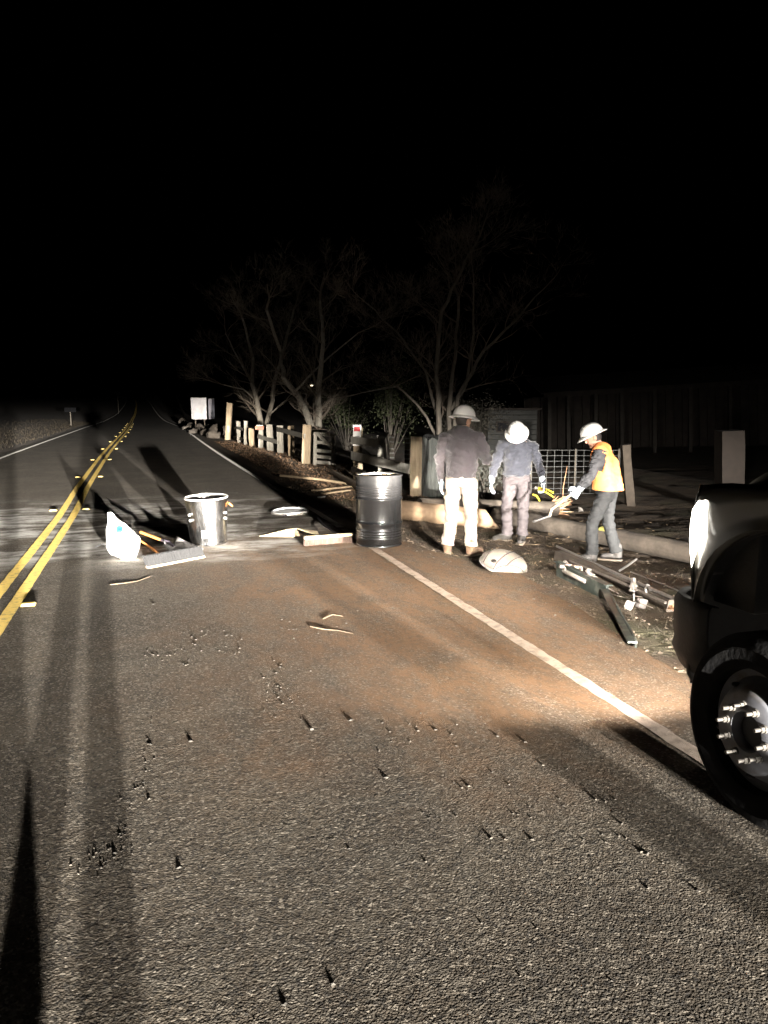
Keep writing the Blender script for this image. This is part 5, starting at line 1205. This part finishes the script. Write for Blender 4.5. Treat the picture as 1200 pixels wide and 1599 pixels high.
# cab, doors, windows, mirror, work body, rear wheels
cab = [(2.0, .55), (2.0, 1.44), (1.72, 1.52), (1.15, 2.08), (.2, 2.14), (-.55, 2.10), (-.62, .55)]
def extrude_yz(poly, x0, x1, inset=0):
    n = len(poly); vs = [tw((x0, y, z)) for y, z in poly] + [tw((x1, y, z)) for y, z in poly]
    return MB().add(vs, [tuple(range(n)), tuple(range(2*n - 1, n - 1, -1))] + [(i, n + i, n + (i+1) % n, (i+1) % n) for i in range(n)])
extrude_yz(cab, 2.47, 4.43).build('cab', M_TRUCK, truck)
MB().add([tw(p) for p in ((2.6, 1.735, 1.53), (4.3, 1.735, 1.53), (4.2, 1.19, 2.06), (2.7, 1.19, 2.06))], [(0, 1, 2, 3)]).build('windshield', M_GLASS, truck).location = (0, .006, .006)
for x, s in ((2.47, -1), (4.43, 1)):
    dr = MB().bbox(tw((x + s * .012, 1.15, 1.05)), (.03, 1.05, .85), .012).build('door', M_TRUCK, truck, smooth=True); MB().bbox(tw((x + s * .04, .72, 1.25)), (.03, .14, .03), .01).build('handle', M_BLACKP, dr)
    MB().bbox(tw((x + s * .010, 1.0, 1.78)), (.03, .75, .42), .012).build('side_window', M_GLASS, truck)
    mi = MB().bbox(tw((x + s * .22, 1.55, 1.62)), (.16, .09, .34), .03).build('mirror', M_BLACKP, truck, smooth=True); MB().tube([tw((x, 1.5, 1.5)), tw((x + s * .2, 1.54, 1.55))], .018, 8).build('mirror_arm', M_BLACKP, mi)
MB().bbox(tw((3.45, -2.1, 1.05)), (2.22, 2.9, 1.15), .03).build('service_body', M_TRUCK, truck, smooth=True)
for i in range(3):
    for x, s in ((2.34, -1), (4.56, 1)): MB().bbox(tw((x + s * .008, -1.2 - i * .9, 1.1)), (.02, .8, .85), .01).build('locker_door', M_TRUCK, truck, smooth=True)
MB().bbox(tw((3.45, -.5, .50)), (.9, 5.6, .2), .02).build('chassis', M_BLACKP, truck)
wheel(2.42, -2.0, .405, -1); wheel(4.48, -2.0, .405, 1)
MB().tube([tw((2.45, 2.52, .40)), tw((4.45, 2.52, .40))], .06, 12).build('axle', M_BLACKP, truck)

# ------------------------------------------------------------------ splinters and wood chips strewn round the broken pole
g = MB()
for _ in range(420):
    px, py = rng.gauss(830, 120), rng.gauss(845, 26)
    if not (600 < px < 1060 and 795 < py < 960): continue
    p = on_ground(px, py); 
    if p.x < edge_r(p.y): continue
    a = rng.uniform(0, 3.14); L = rng.uniform(.02, .14) * rng.random() ** .7; d = V((math.cos(a), math.sin(a), rng.uniform(-.1, .2))) * L; w_ = rng.uniform(.003, .012); s_ = V((-math.sin(a), math.cos(a), 0)) * w_; c = p + Z * .012
    g.add([c - d - s_ * .3, c - d * .4 + s_, c + d * .5 + s_ * .8, c + d, c + d * .4 - s_, c - d * .5 - s_, c + Z * w_ * .8], [(0, 1, 6), (1, 2, 6), (2, 3, 6), (3, 4, 6), (4, 5, 6), (5, 0, 6)])
tag(g.build('wood_chips', mat('wood_chips', (.16, .11, .065), (.30, .22, .13), 2, .9)), 'splinters and wood chips strewn on the shoulder', 'wood chips', kind='stuff')
